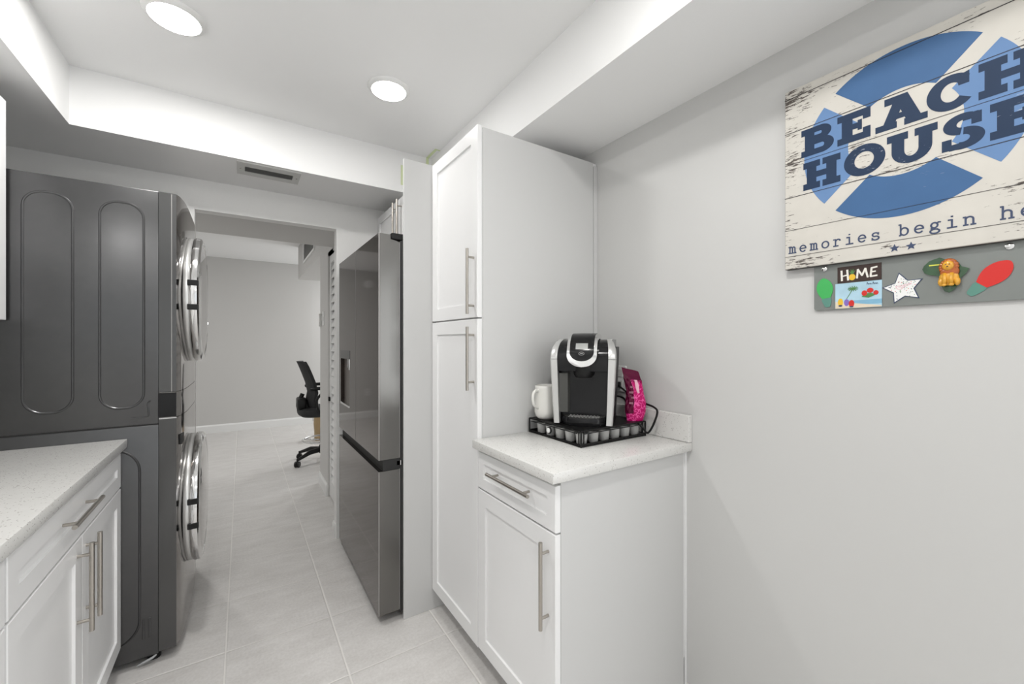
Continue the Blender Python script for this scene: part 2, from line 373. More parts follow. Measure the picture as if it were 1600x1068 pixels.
bx(bm, LX - 0.1, WX + 0.1, BY - 0.1, BY, 0, 0.8); bx(bm, LX - 0.1, WX + 0.1, BY - 0.1, BY, 2.25, 2.6)
bx(bm, LX - 0.1, -0.75, BY - 0.1, BY, 0.8, 2.25); bx(bm, 1.15, WX + 0.1, BY - 0.1, BY, 0.8, 2.25)
struct('wall_rear', bm, 'wall')
bm = nb()
for x0, x1 in ((-0.75, -0.70), (0.175, 0.225), (1.10, 1.15)): bx(bm, x0, x1, BY - 0.08, BY - 0.02, 0.8, 2.25)
for z0, z1 in ((0.8, 0.85), (2.20, 2.25)): bx(bm, -0.75, 1.15, BY - 0.08, BY - 0.02, z0, z1)
struct('window_added', bm, 'trim')  # unseen window, added to let light in from the rear
struct('ceiling', box(LX - 0.1, WX + 0.1, BY - 0.1, FY + 0.075, 2.45, 2.6), 'ceil')
# soffit ring around the raised tray
SX0, SX1, SY, SZ = -0.605, 1.004, 2.455, 2.202
bm = nb(); bx(bm, LX, SX0, BY, FY, SZ, 2.45)
struct('trim_1', bm, 'ceil')
struct('trim_2', box(SX0, SX1, SY, FY, SZ, 2.45), 'ceil')
struct('trim_3', box(SX1, WX, BY, FY, SZ, 2.45), 'ceil')
struct('trim_4', box(SX0, SX1, BY, -2.2, SZ, 2.45), 'ceil')
# hall and far room
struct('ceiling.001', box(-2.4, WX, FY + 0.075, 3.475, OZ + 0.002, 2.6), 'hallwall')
struct('ceiling.002', box(-2.4, 4.1, 3.475, 7.9, 2.50, 2.6), 'ceil')
HX = 0.60
bm = nb()
bx(bm, HX, HX + 0.10, 3.705, 4.115, 0, 2.5); bx(bm, HX, HX + 0.1, 2.96, 3.705, 2.01, OZ + 0.002); bx(bm, HX + 0.1, 4.0, 4.015, 4.115, 0, 2.5)
bx(bm, HX, HX + 0.1, 3.475, 3.705, 2.01, 2.5)
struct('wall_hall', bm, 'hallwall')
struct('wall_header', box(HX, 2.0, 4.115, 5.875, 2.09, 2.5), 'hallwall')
struct('wall_back', box(-2.4, 0.916, 7.2, 7.32, 0, 2.5), 'hallwall')
struct('wall_back.001', box(0.916, 4.1, 7.42, 7.52, 0, 2.5), 'hallwall')
struct('wall_side', box(-2.5, -2.4, 2.96, 7.9, 0, 2.5), 'hallwall')
bm = nb(); bx(bm, 4.0, 4.1, 4.0, 5.5, 0, 2.5); bx(bm, 4.0, 4.1, 7.1, 7.9, 0, 2.5); bx(bm, 4.0, 4.1, 5.5, 7.1, 0, 0.6); bx(bm, 4.0, 4.1, 5.5, 7.1, 2.2, 2.5)
struct('wall_window', bm, 'hallwall')
def base_profile(bm, p0, p1, nrm, h=0.10, t=0.013):
    """baseboard with eased top running from p0 to p1, standing off along nrm"""
    p0, p1, n = Vector((*p0, 0)), Vector((*p1, 0)), Vector((*nrm, 0))
    S = [(0, 0), (t, 0), (t, h - 0.02), (t * 0.55, h - 0.006), (t * 0.35, h), (0, h)]
    return loft(bm, [[p + n * a + Vector((0, 0, z)) for a, z in S] for p in (p0, p1)])
struct('baseboard_back', base_profile(nb(), (-2.4, 7.2), (0.93, 7.2), (0, -1), 0.115, 0.015), 'trim')
bm = base_profile(nb(), (HX, 3.72), (HX, 4.13), (-1, 0)); base_profile(bm, (HX, 4.115), (0.72, 4.115), (0, 1))
struct('baseboard_hall', bm, 'trim')
struct('baseboard_far', base_profile(nb(), (OX1, 2.90), (OX1, 2.975), (-1, 0), 0.09, 0.012), 'trim')

# louvred closet door in the hall
bm = nb(); y0, y1, x0, x1 = 2.965, 3.70, 0.612, 0.640
for a, b in ((y0, y0 + 0.05), (y1 - 0.05, y1), (3.31, 3.36)): bx(bm, x0, x1, a, b, 0.012, 2.005)
for a, b in ((0.012, 0.14), (0.93, 1.01), (1.945, 2.005)): bx(bm, x0 + 0.001, x1 - 0.001, y0 + 0.05, y1 - 0.05, a, b)
for (za, zb) in ((0.14, 0.93), (1.01, 1.945)):
    n = round((zb - za) / 0.0665)
    for i in range(n):
        z = za + (i + 0.5) * (zb - za) / n
        loft(bm, [[(x0 + 0.002, y, z - 0.030), (x0 + 0.006, y, z - 0.032), (x1 - 0.002, y, z + 0.028), (x1 - 0.006, y, z + 0.030)] for y in (y0 + 0.05, y1 - 0.05)])
dr = struct('door_1', bm, 'trim')
sub('door_back', box(0.642, 0.646, y0, y1, 0.012, 2.005), 'seam', dr)
sub('door_pull', box(0.598, 0.612, 3.665, 3.695, 0.80, 0.835, bev=0.003), 'black', dr)
# kitchen side of the closet (behind the refrigerator)
struct('wall_closet', box(1.3, 1.36, 2.96, 4.0, 0, 2.03), 'hallwall')

# ------------------------------------------------------------------ recessed lights
def can(x, y, label):
    t = thing('recessed_light', label, 'light', (x, y, 2.434), group='recessed ceiling lights')
    bm = nb(); lathe(bm, [(0.074, 0.006), (0.076, 0.002), (0.088, 0.007), (0.093, 0.0155), (0.093, 0.016), (0.074, 0.016)], (x, y, 2.434), 48)
    # open ring
    link('trim_ring', bm, 'trim', t, smooth=40)
    bm = nb(); lathe(bm, [(0.0735, 0.0), (0.0735, 0.004)], (x, y, 2.4345), 48)
    link('diffuser', bm, 'diffuser', t)
LB = ['recessed round ceiling light at the upper left, cut by the top edge of the picture', 'recessed round ceiling light in the tray ceiling nearest the tall white cabinet',
      'added, unseen recessed ceiling light behind the camera, left side near row', 'added, unseen recessed ceiling light behind the camera, right side near row',
      'added, unseen recessed ceiling light by the rear window, left side', 'added, unseen recessed ceiling light by the rear window, right side']
for (x, y), l in zip(CANS, LB): can(x, y, l)

# ------------------------------------------------------------------ air registers
t = thing('ceiling_vent', 'white metal air register set in the underside of the kitchen soffit', 'vent', (0.12, 2.57, SZ))
X0, X1, Y0, Y1 = -0.022, 0.268, 2.475, 2.655
bm = nb(); z = SZ - 0.006
for a in ((X0, X1, Y0, Y0 + 0.055), (X0, X1, Y1 - 0.05, Y1), (X0, X0 + 0.035, Y0 + 0.055, Y1 - 0.05), (X1 - 0.035, X1, Y0 + 0.055, Y1 - 0.05)): bx(bm, *a, z, SZ)
link('frame', bm, 'vent', t)
link('dark_backing', box(X0 + 0.03, X1 - 0.03, Y0 + 0.05, Y1 - 0.045, SZ - 0.001, SZ - 0.0005), 'ventdark', t)
for i in range(5):
    y = Y0 + 0.062 + i * 0.0145
    bm = nb(); loft(bm, [[(x, y, SZ - 0.001), (x, y + 0.0015, SZ - 0.001), (x, y - 0.003, SZ - 0.007), (x, y - 0.0045, SZ - 0.007)] for x in (X0 + 0.033, X1 - 0.033)])
    link('slat', bm, 'ventslat', t)
for x in (X0 + 0.015, X1 - 0.015): link('screw', cyl(nb(), (x, 2.565, z - 0.002), (x, 2.565, z), 0.004, 10), 'nickel', t)
t = thing('wall_vent', 'white return air grille high on the hallway bulkhead', 'vent', (HX, 4.86, 2.2))
bm = nb(); a0, a1, b0, b1 = 4.43, 5.28, 2.195, 2.43
for q in ((a0, a1, b0, b0 + 0.022), (a0, a1, b1 - 0.022, b1), (a0, a0 + 0.03, b0 + 0.022, b1 - 0.022), (a1 - 0.03, a1, b0 + 0.022, b1 - 0.022)): bx(bm, HX - 0.012, HX, *q)
link('frame', bm, 'trim', t)
bm = nb()
for i in range(10):
    z = b0 + 0.03 + i * 0.0185
    loft(bm, [[(HX - 0.010, y, z), (HX - 0.009, y, z - 0.002), (HX - 0.001, y, z + 0.013), (HX - 0.002, y, z + 0.015)] for y in (a0 + 0.03, a1 - 0.03)])
link('louvres', bm, 'vent', t)
link('dark_backing', box(HX - 0.0008, HX - 0.0002, a0 + 0.03, a1 - 0.03, b0 + 0.02, b1 - 0.02), 'ventdark', t)

# thermostat pair, smoke detector, outlet in the far room
for y, z0, z1, nm, lb in ((4.055, 1.43, 1.545, 'thermostat', 'small grey thermostat at the outer corner of the hallway wall'), (3.925, 1.435, 1.56, 'light_switch', 'pale switch plate on the hallway wall beside the louvred door')):
    t = thing(nm, lb, nm.replace('_', ' '), (HX, y, z0))
    link('cover', box(HX - 0.016 if nm == 'thermostat' else HX - 0.007, HX, y - 0.035, y + 0.035, z0, z1, bev=0.002), 'vent' if nm == 'thermostat' else 'plate', t)
    link('button', box(HX - 0.019 if nm == 'thermostat' else HX - 0.014, HX - 0.006, y - 0.01, y + 0.01, (z0 + z1) / 2 - 0.02, (z0 + z1) / 2 + 0.02, bev=0.001), 'plate', t)
bm = nb(); lathe(bm, [(0.075, 0), (0.075, -0.015), (0.065, -0.032), (0.03, -0.038), (0.0, -0.038)], (-0.78, 7.2, 2.27), 32, 'y')
tag(recenter(link('smoke_detector', bm, 'plate', smooth=35)), 'round white smoke detector on the far wall, seen reflected in the refrigerator door', 'smoke detector')
t = thing('wall_outlet', 'white outlet plate low on the far wall, seen reflected in the refrigerator door', 'outlet', (-0.76, 7.2, 0.38))
link('plate', box(-0.795, -0.725, 7.193, 7.2, 0.38, 0.495, bev=0.002), 'plate', t)
bm = nb(); bx(bm, -0.775, -0.745, 7.190, 7.1935, 0.395, 0.43, bev=0.001, seg=1); bx(bm, -0.775, -0.745, 7.190, 7.1935, 0.445, 0.48, bev=0.001, seg=1)
link('socket', bm, 'vent', t)

# ------------------------------------------------------------------ cabinets on the right
CF = 0.767; CT = 0.019        # door front plane and thickness
def handle(parent, xf, d, a, b): return link('handle', bar_handle(xf, d, a, b), 'nickel', parent, smooth=40)
# pantry
t = thing('pantry_cabinet', 'tall white shaker pantry cabinet standing between refrigerator panel and coffee counter', 'cabinet', (1.1, 1.645, 0))
link('body', box(CF + CT + 0.002, WX - 0.001, 1.412, 1.868, 0.10, 2.134), 'cab', t)
link('toe_kick', box(CF + 0.09, CF + 0.10, 1.412, 1.868, 0, 0.10), 'cab', t)
link('side_panel', box(CF + CT + 0.004, 1.385, 1.408, 1.4119, 0.10, 2.134), 'cabshade', t)
link('scribe_strip', box(1.388, WX - 0.001, 1.402, 1.4119, 0.915, 2.120, bev=0.001, seg=1), 'cabshade', t)
d = link('door', shaker(CF, -1, 1.410, 1.866, 1.387, 2.140), 'cab', t); d['label'] = 'upper door of the pantry'
handle(d, CF, -1, (1.440, 1.400), (1.440, 1.657))
d = link('door', shaker(CF, -1, 1.410, 1.866, 0.100, 1.381), 'cab', t); d['label'] = 'lower door of the pantry'
handle(d, CF, -1, (1.440, 1.100), (1.440, 1.350))
# coffee base cabinet
t = thing('base_cabinet', 'narrow white shaker base cabinet under the coffee counter with one drawer and door', 'cabinet', (1.1, 1.17, 0))
link('body', box(CF + CT + 0.002, 1.395, 0.937, 1.407, 0.10, 0.880), 'cab', t)
link('toe_kick', box(CF + 0.09, CF + 0.10, 0.937, 1.407, 0, 0.10), 'cab', t)
link('side_panel', box(CF + CT + 0.001, 1.385, 0.933, 0.9368, 0.0, 0.880), 'cabshade', t)
d = link('drawer', shaker(CF, -1, 0.934, 1.406, 0.728, 0.866, fr=0.040), 'cab', t)
handle(d, CF, -1, (1.032, 0.812), (1.290, 0.812))
d = link('door', shaker(CF, -1, 0.934, 1.406, 0.105, 0.722), 'cab', t)
handle(d, CF, -1, (0.967, 0.438), (0.967, 0.697))
t = thing('filler_strip', 'thin white filler strip between the coffee cabinet side and the right wall', 'filler', (1.4, 0.935, 0))
link('strip', box(1.3955, WX - 0.001, 0.934, 0.945, 0, 0.878), 'cab', t)
# countertop
t = thing('countertop', 'speckled white quartz countertop holding the coffee maker with short backsplash', 'countertop', (1.1, 1.16, 0.881))
link('slab', box(0.741, WX - 0.001, 0.913, 1.4065, 0.882, 0.914, bev=0.003), 'quartz', t, smooth=40)
link('backsplash', box(1.389, WX - 0.001, 0.913, 1.4015, 0.9145, 1.016, bev=0.002), 'quartz', t)
# refrigerator end panel
t = thing('end_panel', 'white full height side panel between refrigerator and pantry cabinet', 'panel', (1.0, 1.88, 0))
link('board', box(0.628, WX - 0.001, 1.869, 1.8815, 0, 2.143, bev=0.001, seg=1), 'cabshade', t)
# cabinet over the refrigerator
t = thing('wall_cabinet', 'white two door cabinet above the dark refrigerator with three bar pulls', 'cabinet', (1.1, 2.35, 1.83))
t['label'] = 'white two door cabinet above the dark refrigerator with long bar pulls'
UX = 0.780
link('body', box(UX + CT + 0.002, WX - 0.001, 1.892, 2.875, 1.83, 2.143), 'cab', t)
for y0, y1, hy in ((1.894, 2.396, 2.358), (2.400, 2.868, 2.436)):
    d = link('door', shaker(UX, -1, y0, y1, 1.832, 2.140, fr=0.05), 'cab', t)
    handle(d, UX, -1, (hy, 1.845), (hy, 2.118))
link('filler', box(UX + 0.004, UX + 0.02, 2.8695, 2.883, 1.83, 2.143), 'cab', t)
# strips of masking tape on the soffit behind
bm = nb(); z1 = 2.449
bx(bm, 0.968, 0.985, 2.31, 2.4535, z1 - 0.0008, z1); bx(bm, 0.968, 0.985, 2.4532, 2.454, 2.30, z1)
bx(bm, 0.985, 1.003, 2.312, 2.324, z1 - 0.0008, z1)
tag(recenter(link('masking_tape', bm, 'tape')), 'pale green masking tape strip running from tray ceiling behind the pantry cabinet', 'tape')
tag(recenter(link('masking_tape', box(0.806, 0.826, 2.4532, 2.454, 2.245, 2.365), 'tape')), 'short pale green masking tape strip beside the refrigerator end panel top', 'tape')

# ------------------------------------------------------------------ refrigerator
FX = 0.517
t = thing('refrigerator', 'black stainless french door refrigerator with water dispenser beside the white end panel', 'refrigerator', (0.97, 2.34, 0))
link('body', box(0.618, 1.36, 1.888, 2.800, 0.03, 1.765, bev=0.004), 'fr_body', t)
def fdoor(y0, y1, z0, z1, bowed=0.010):
    """door with gently crowned front, as an extruded plan section"""
    bm = nb(); n = 10; S = []
    for i in range(n + 1):
        a = i / n; y = y0 + (y1 - y0) * a
        S.append((FX + 0.0 , y))
    r = 0.004
    P = [(FX + r, y0), (FX, y0 + r), (FX, y1 - r), (FX + r, y1), (0.614, y1), (0.614, y0)]
    return prism(bm, P, lambda a, b: (a, b, z0), lambda a, b: (a, b, z1))
def edge_plate(y, z0, z1, cut=False):
    bm = nb(); x0, x1 = FX + 0.006, 0.612
    P = [(x0, z0), (x1, z0), (x1, z1 - (0.032 if cut else 0)), (x1 - 0.018, z1 - (0.026 if cut else 0)), (x0 + 0.048, z1 - (0.022 if cut else 0)), (x0 + 0.046, z1), (x0, z1)] if cut else [(x0, z0), (x1, z0), (x1, z1), (x0, z1)]
    return prism(bm, P, lambda a, b: (a, y - 0.0012, b), lambda a, b: (a, y, b))
yn, ym, yf = 1.884, 2.334, 2.785
# near door, far door and freezer drawer
d = link('door', prism(nb(), [(FX, yn), (FX, ym - 0.003), (0.612, ym - 0.003), (0.612, yn)], lambda a, b: (a, b, 0.752), lambda a, b: (a, b, 1.757)), 'fr_door', t)
bmx = box(FX, FX + 0.054, yn, ym - 0.003, 1.757, 1.785)
sub('top_cap', bmx, 'fr_door', d)
sub('edge', edge_plate(yn, 0.752, 1.785, True), 'fr_side', d)
sub('light_seam', box(0.6122, 0.6145, yn - 0.001, yn + 0.004, 0.752, 1.755), 'rim', d)
sub('front_edge_line', box(FX - 0.0008, FX + 0.0045, yn - 0.0016, yn - 0.0002, 0.752, 1.785), 'rim', d)
# far door is built around the dispenser recess
DY0, DY1, DZ0, DZ1 = 2.485, 2.735, 0.915, 1.19
bm = nb()
for q in ((ym + 0.003, DY0, 0.752, 1.785), (DY1, yf, 0.752, 1.785), (DY0, DY1, 0.752, DZ0), (DY0, DY1, DZ1, 1.785)): bx(bm, FX, 0.612, *q)
bmesh.ops.remove_doubles(bm, verts=bm.verts, dist=1e-5)
d2 = link('door', bm, 'fr_door', t); d2['label'] = 'refrigerator door with the water dispenser'
sub('light_seam', box(FX - 0.0006, FX + 0.003, ym + 0.0025, ym + 0.0045, 0.752, 1.785), 'rim', d2)
sub('dispenser_niche', box(FX + 0.022, FX + 0.057, DY0, DY1, DZ0, DZ1), 'niche', d2)
sub('dispenser_tray', box(FX - 0.003, FX + 0.022, DY0, DY1, DZ0 - 0.006, DZ0 + 0.006, bev=0.002), 'chrome', d2)
sub('dispenser_nozzle', cyl(cyl(nb(), (FX + 0.014, 2.55, 1.14), (FX + 0.014, 2.55, 1.19), 0.014, 16), (FX + 0.014, 2.55, 1.125), (FX + 0.014, 2.55, 1.14), 0.007, 12), 'chrome', d2, smooth=40)
sub('dispenser_panel', box(FX - 0.001, FX + 0.0005, DY0 - 0.01, DY1 + 0.01, DZ1, DZ1 + 0.05), 'gloss', d2)
# drawer
d3 = link('freezer_drawer', prism(nb(), [(FX, yn), (FX, yf), (0.612, yf), (0.612, yn)], lambda a, b: (a, b, 0.045), lambda a, b: (a, b, 0.700)), 'fr_door', t)
sub('edge', edge_plate(yn, 0.047, 0.700), 'fr_side', d3)
sub('light_seam', box(0.6122, 0.6145, yn - 0.001, yn + 0.004, 0.047, 0.700), 'rim', d3)
sub('front_edge_line', box(FX - 0.0008, FX + 0.0045, yn - 0.0016, yn - 0.0002, 0.047, 0.700), 'rim', d3)
link('handle_recess', box(FX + 0.020, 0.6175, yn + 0.004, yf - 0.004, 0.700, 0.752), 'seam', t)
link('door_hinge', box(FX + 0.060, 0.668, yn - 0.001 + 0.003, yn + 0.05, 1.766, 1.795, bev=0.004), 'black', t)
bm = box(0.600, 0.634, yn + 0.004, yn + 0.03, 0.715, 0.738, bev=0.002)
link('lower_hinge', bm, 'chrome', t)
for y in (1.95, 2.72): link('foot', cyl(nb(), (0.68, y, 0.0), (0.68, y, 0.032), 0.018, 14), 'black', t)

# ------------------------------------------------------------------ laundry tower
WY0, WY1, WF, WSX = 2.165, 2.855, -0.222, -0.281
t = thing('laundry_tower', 'dark graphite stacked washer and dryer tower with two round chrome ringed doors', 'washer dryer', (-0.6, 2.51, 0))
def ridge_ring(bm, a0, a1, b0, b1, r, y, w_=0.0045, h=0.0022):
    P = rrect(a0, a1, b0, b1, r, 8); n = len(P); c = ((a0 + a1) / 2, (b0 + b1) / 2); R = []
    for i in range(n):
        p0, p1 = P[i - 1], P[(i + 1) % n]; tx, tz = p1[0] - p0[0], p1[1] - p0[1]; L = math.hypot(tx, tz) or 1; nx, nz = tz / L, -tx / L
        R.append([(P[i][0] + nx * w_ * k, y - hh, P[i][1] + nz * w_ * k) for k, hh in ((1, -0.0005), (0.4, h), (-0.4, h), (-1, -0.0005))])
    loft(bm, R + [R[0]], cap=False)
bm = box(-1.0, WSX, WY0, WY1, 0.962, 1.896, bev=0.003)
ridge_ring(bm, -0.649, -0.524, 1.032, 1.833, 0.055, WY0); ridge_ring(bm, -0.452, -0.326, 1.032, 1.833, 0.055, WY0)
tube(bm, [(-0.314, WY0 - 0.001, 1.045), (-0.310, WY0 - 0.001, 0.995), (-0.318, WY0 - 0.001, 0.990), (-0.364, WY0 - 0.001, 0.990)], 0.0028, 8)
tube(bm, [(-0.314, WY0 - 0.001, 1.045), (-0.305, WY0 - 0.001, 1.055)], 0.0028, 8)
link('dryer_case', bm, 'steel', t, smooth=35)
bm = box(-1.0, WSX, WY0, WY1, 0.035, 0.957, bev=0.003)
ridge_ring(bm, -0.70, -0.338, 0.10, 0.872, 0.09, WY0)
bx(bm, -0.312, -0.302, WY0 - 0.002, WY0 + 0.001, 0.11, 0.19, bev=0.001, seg=1); bx(bm, -0.330, -0.322, WY0 - 0.002, WY0 + 0.001, 0.11, 0.19, bev=0.001, seg=1)
link('washer_case', bm, 'steel', t, smooth=35)
link('case_seam', box(-0.99, WSX - 0.003, WY0 + 0.003, WY1 - 0.003, 0.956, 0.963), 'seam', t)
BOW = 0.020
def bow(y): s = (y - WY0) / (WY1 - WY0); return WF + BOW * (1 - (2 * s - 1) ** 4) * 0.9
def front_shell(z0, z1, top_round=0.0):
    bm = nb(); ys = [WY0 + (WY1 - WY0) * i / 24 for i in range(25)]
    plan = [(bow(y) if 0 < i < 24 else WF - 0.004, y) for i, y in enumerate(ys)]
    pts = [(WSX + 0.002, WY0)] + plan + [(WSX + 0.002, WY1)]
    return prism(bm, pts, lambda a, b: (a, b, z0), lambda a, b: (a, b, z1))
f1 = link('front_panel', front_shell(1.088, 1.896), 'front', t, smooth=30)
sub('side_bezel', box(WSX + 0.001, WF - 0.003, WY0 - 0.003, WY0, 1.088, 1.896), 'bezel', f1)
sub('edge_trim', box(WF - 0.019, WF - 0.0165, WY0 - 0.004, WY0, 1.088, 1.892), 'rim', f1)
fc = link('control_panel', front_shell(0.984, 1.086), 'front', t, smooth=30)
sub('side_bezel', box(WSX + 0.001, WF - 0.003, WY0 - 0.0045, WY0, 0.986, 1.084), 'gloss', fc)
f2 = link('front_panel', front_shell(0.045, 0.982), 'front', t, smooth=30)
sub('side_bezel', box(WSX + 0.001, WF - 0.003, WY0 - 0.003, WY0, 0.045, 0.982), 'bezel', f2)
sub('edge_trim', box(WSX + 0.002, WF - 0.002, WY0 - 0.004, WY0, 0.979, 0.983), 'chrome', f2)
sub('detergent_drawer_grip', box(WF + 0.004, WF + 0.013, WY0 + 0.03, WY0 + 0.16, 0.862, 0.905, bev=0.003), 'seam', f2)
link('front_seam', box(WSX - 0.0025, WSX + 0.0025, WY0 + 0.002, WY0 + 0.02, 0.045, 1.892), 'seam', t)
def round_door(zc, lab):
    yc, R, x = 2.507, 0.292, WF + BOW - 0.004
    d = lathe(nb(), [(R - 0.004, -0.004), (R, 0.002), (R, 0.012), (R - 0.006, 0.020), (R - 0.010, 0.020)], (x, yc, zc), 72, 'x')
    dd = link('door', d, 'silver', t, smooth=40); dd['label'] = lab
    bm = nb(); rings = []
    prof = [(R - 0.014, 0.018), (R + 0.001, 0.020), (R + 0.004, 0.026), (R + 0.002, 0.044), (R - 0.010, 0.052), (R - 0.026, 0.052), (R - 0.028, 0.046), (R - 0.028, 0.018)]
    n = 96
    for r, h in prof: rings.append([bm.verts.new((x + h, yc + r * math.cos(2 * PI * i / n), zc + r * math.sin(2 * PI * i / n))) for i in range(n)])
    for A, B in zip(rings, rings[1:] + [rings[0]]):
        for i in range(n): bm.faces.new((A[i], A[(i + 1) % n], B[(i + 1) % n], B[i]))
    sub('chrome_ring', bm, 'chrome', dd, smooth=40)
    bm = nb(); lathe(bm, [(R - 0.026, 0.040), (R - 0.026, 0.049), (R * 0.75, 0.0545), (R * 0.45, 0.058), (0.0, 0.059)], (x, yc, zc), 72, 'x')
    sub('door_glass', bm, 'doorglass', dd, smooth=50)
    for dz in (-0.052, 0.052):
        a = math.asin(dz / R); y = yc - R * math.cos(a)
        sub('hinge_clip', box(x + 0.012, x + 0.050, y - 0.008, y + 0.012, zc + dz - 0.012, zc + dz + 0.012, bev=0.002), 'black', dd)
round_door(1.492, 'upper round door of the dryer'); round_door(0.555, 'lower round door of the washer')
link('clear_strap', tube(nb(), [(-0.345, WY0 - 0.006, 0.016), (-0.325, WY0 - 0.006, 0.022), (-0.300, WY0 - 0.004, 0.028), (-0.288, WY0 + 0.004, 0.032)], 0.007, 8, rs=[0.002, 0.004, 0.005, 0.003]), 'clear', t, smooth=40)
for x in (-0.30, -0.90):
    for y in (WY0 + 0.05, WY1 - 0.05): link('foot', cyl(nb(), (x, y, 0), (x, y, 0.036), 0.022, 14), 'black', t, smooth=40)

# ------------------------------------------------------------------ left run
LF = -0.390
def left_base(y0, y1, label):
    t = thing('base_cabinet', label, 'cabinet', (-0.7, (y0 + y1) / 2, 0))
    link('body', box(LX + 0.001, LF - CT - 0.002, y0 + 0.001, y1 - 0.001, 0.10, 0.879), 'cab', t)
    link('toe_kick', box(LF - 0.10, LF - 0.09, y0 + 0.001, y1 - 0.001, 0, 0.10), 'cab', t)
    d = link('drawer', shaker(LF, 1, y0 + 0.003, y1 - 0.003, 0.732, 0.862, fr=0.05), 'cab', t)
    yc = (y0 + y1) / 2
    handle(d, LF, 1, (yc - 0.19, 0.812), (yc + 0.065, 0.812))
    d = link('door', shaker(LF, 1, y0 + 0.003, yc - 0.0015, 0.112, 0.726), 'cab', t)
    handle(d, LF, 1, (yc - 0.045, 0.462), (yc - 0.045, 0.715))
    d = link('door', shaker(LF, 1, yc + 0.0015, y1 - 0.003, 0.112, 0.726), 'cab', t)
    handle(d, LF, 1, (yc + 0.035, 0.462), (yc + 0.035, 0.715))
left_base(1.232, 2.152, 'white shaker base cabinet with a wide drawer over two doors beside the laundry tower')
left_base(0.315, 1.228, 'white shaker base cabinet at the near left, mostly outside the picture')
t = thing('countertop', 'long speckled white quartz countertop on the left ending at the laundry tower', 'countertop', (-0.7, 1.2, 0.881))
link('slab', box(LX + 0.001, -0.372, 0.31, 2.155, 0.881, 0.914, bev=0.003), 'quartz', t, smooth=40)
for y0, y1, lb in ((1.236, 2.152, 'white wall cabinet at the left edge beside the dryer'), (0.318, 1.232, 'white wall cabinet on the left wall outside the picture, reflected in the dryer side')):
    t = thing('wall_cabinet', lb, 'cabinet', (-0.85, (y0 + y1) / 2, 1.366))
    link('body', box(LX + 0.001, -0.683 - CT - 0.001, y0, y1, 1.366, 2.13), 'cab', t)
    yc = (y0 + y1) / 2
    for a, b, hy in ((y0 + 0.002, yc - 0.0015, yc - 0.035), (yc + 0.0015, y1 - 0.0, yc + 0.035)):
        d = link('door', shaker(-0.683, 1, a, b, 1.366, 2.125), 'cab', t)
        handle(d, -0.683, 1, (hy, 1.40), (hy, 1.65))

#PART2
# ------------------------------------------------------------------ wall sign
SX = 1.385; SY0 = 0.588; SZ0, SZ1 = 1.510, 2.049; SW = 0.530
t = thing('wall_sign', 'square whitewashed plank sign reading BEACH HOUSE over a blue life ring', 'sign', (SX + 0.012, SY0, SZ0))
link('board', box(SX, WX - 0.0015, SY0 - SW, SY0, SZ0, SZ1, bev=0.0015, seg=1), 'board', t)
bm = nb(); q = 0.0006
bx(bm, SX + 0.003, WX - 0.002, SY0 - SW, SY0, SZ0 - q, SZ0 + q); bx(bm, SX + 0.003, WX - 0.002, SY0 - q, SY0 + q, SZ0, SZ1)
bx(bm, SX + 0.003, WX - 0.002, SY0 - SW, SY0, SZ1 - q, SZ1 + q); bx(bm, SX + 0.003, WX - 0.002, SY0 - SW - q, SY0 - SW + q, SZ0, SZ1)
link('side_edge', bm, 'darkedge', t)
def pl(lift, X=SX): return (lambda s, z: (X, SY0 - s, z)), (lambda s, z: (X - lift, SY0 - s, z))
NP = [0]
def poly(bm, pts, lift, X=SX):
    NP[0] = (NP[0] + 1) % 41; lift += NP[0] * 4e-6; f0, f1 = pl(lift, X)
    return prism(bm, pts, f0, f1)
def rect(bm, a0, a1, b0, b1, lift, X=SX): return poly(bm, [(a0, b0), (a1, b0), (a1, b1), (a0, b1)], lift, X)
def arc(bm, cx, cz, rx, rz, ix, iz, t0, t1, lift, n=20, X=SX):
    for i in range(n):
        a, b = [math.radians(t0 + (t1 - t0) * k / n) for k in (i, i + 1)]
        poly(bm, [(cx + ix * math.cos(a), cz + iz * math.sin(a)), (cx + rx * math.cos(a), cz + rz * math.sin(a)), (cx + rx * math.cos(b), cz + rz * math.sin(b)), (cx + ix * math.cos(b), cz + iz * math.sin(b))], lift, X)
def stroke(bm, pts, w_, lift, X=SX):
    for (a, b), (c, d) in zip(pts, pts[1:]):
        L = math.hypot(c - a, d - b) or 1e-6; ux, uz = (c - a) / L, (d - b) / L; nx, nz = -uz * w_ / 2, ux * w_ / 2; e = w_ * 0.25
        poly(bm, [(a - ux * e + nx, b - uz * e + nz), (a - ux * e - nx, b - uz * e - nz), (c + ux * e - nx, d + uz * e - nz), (c + ux * e + nx, d + uz * e + nz)], lift, X)
def segment(mid, half):
    """one painted quarter of the ring, its ends parallel to the diagonal bands"""
    cx, cz, R, r, g = 0.264, 1.820, 0.2125, 0.108, 0.0185
    def lim(rad): return 45 - math.degrees(math.asin(g / rad))
    bm = nb(); A = lim(R); B = lim(r); n = 40; O = []; I = []
    for i in range(n + 1):
        k = -1 + 2 * i / n; a = math.radians(mid + k * A); b = math.radians(mid + k * B)
        O.append((cx + R * math.cos(a), cz + R * math.sin(a))); I.append((cx + r * math.cos(b), cz + r * math.sin(b)))
    for i in range(n): poly(bm, [I[i], O[i], O[i + 1], I[i + 1]], 0.0003)
    return bm
for mid, m in ((90, 'blueA'), (270, 'blueA'), (180, 'blueB'), (0, 'blueB')): link('life_ring_quarter', segment(mid, 0), m, t)
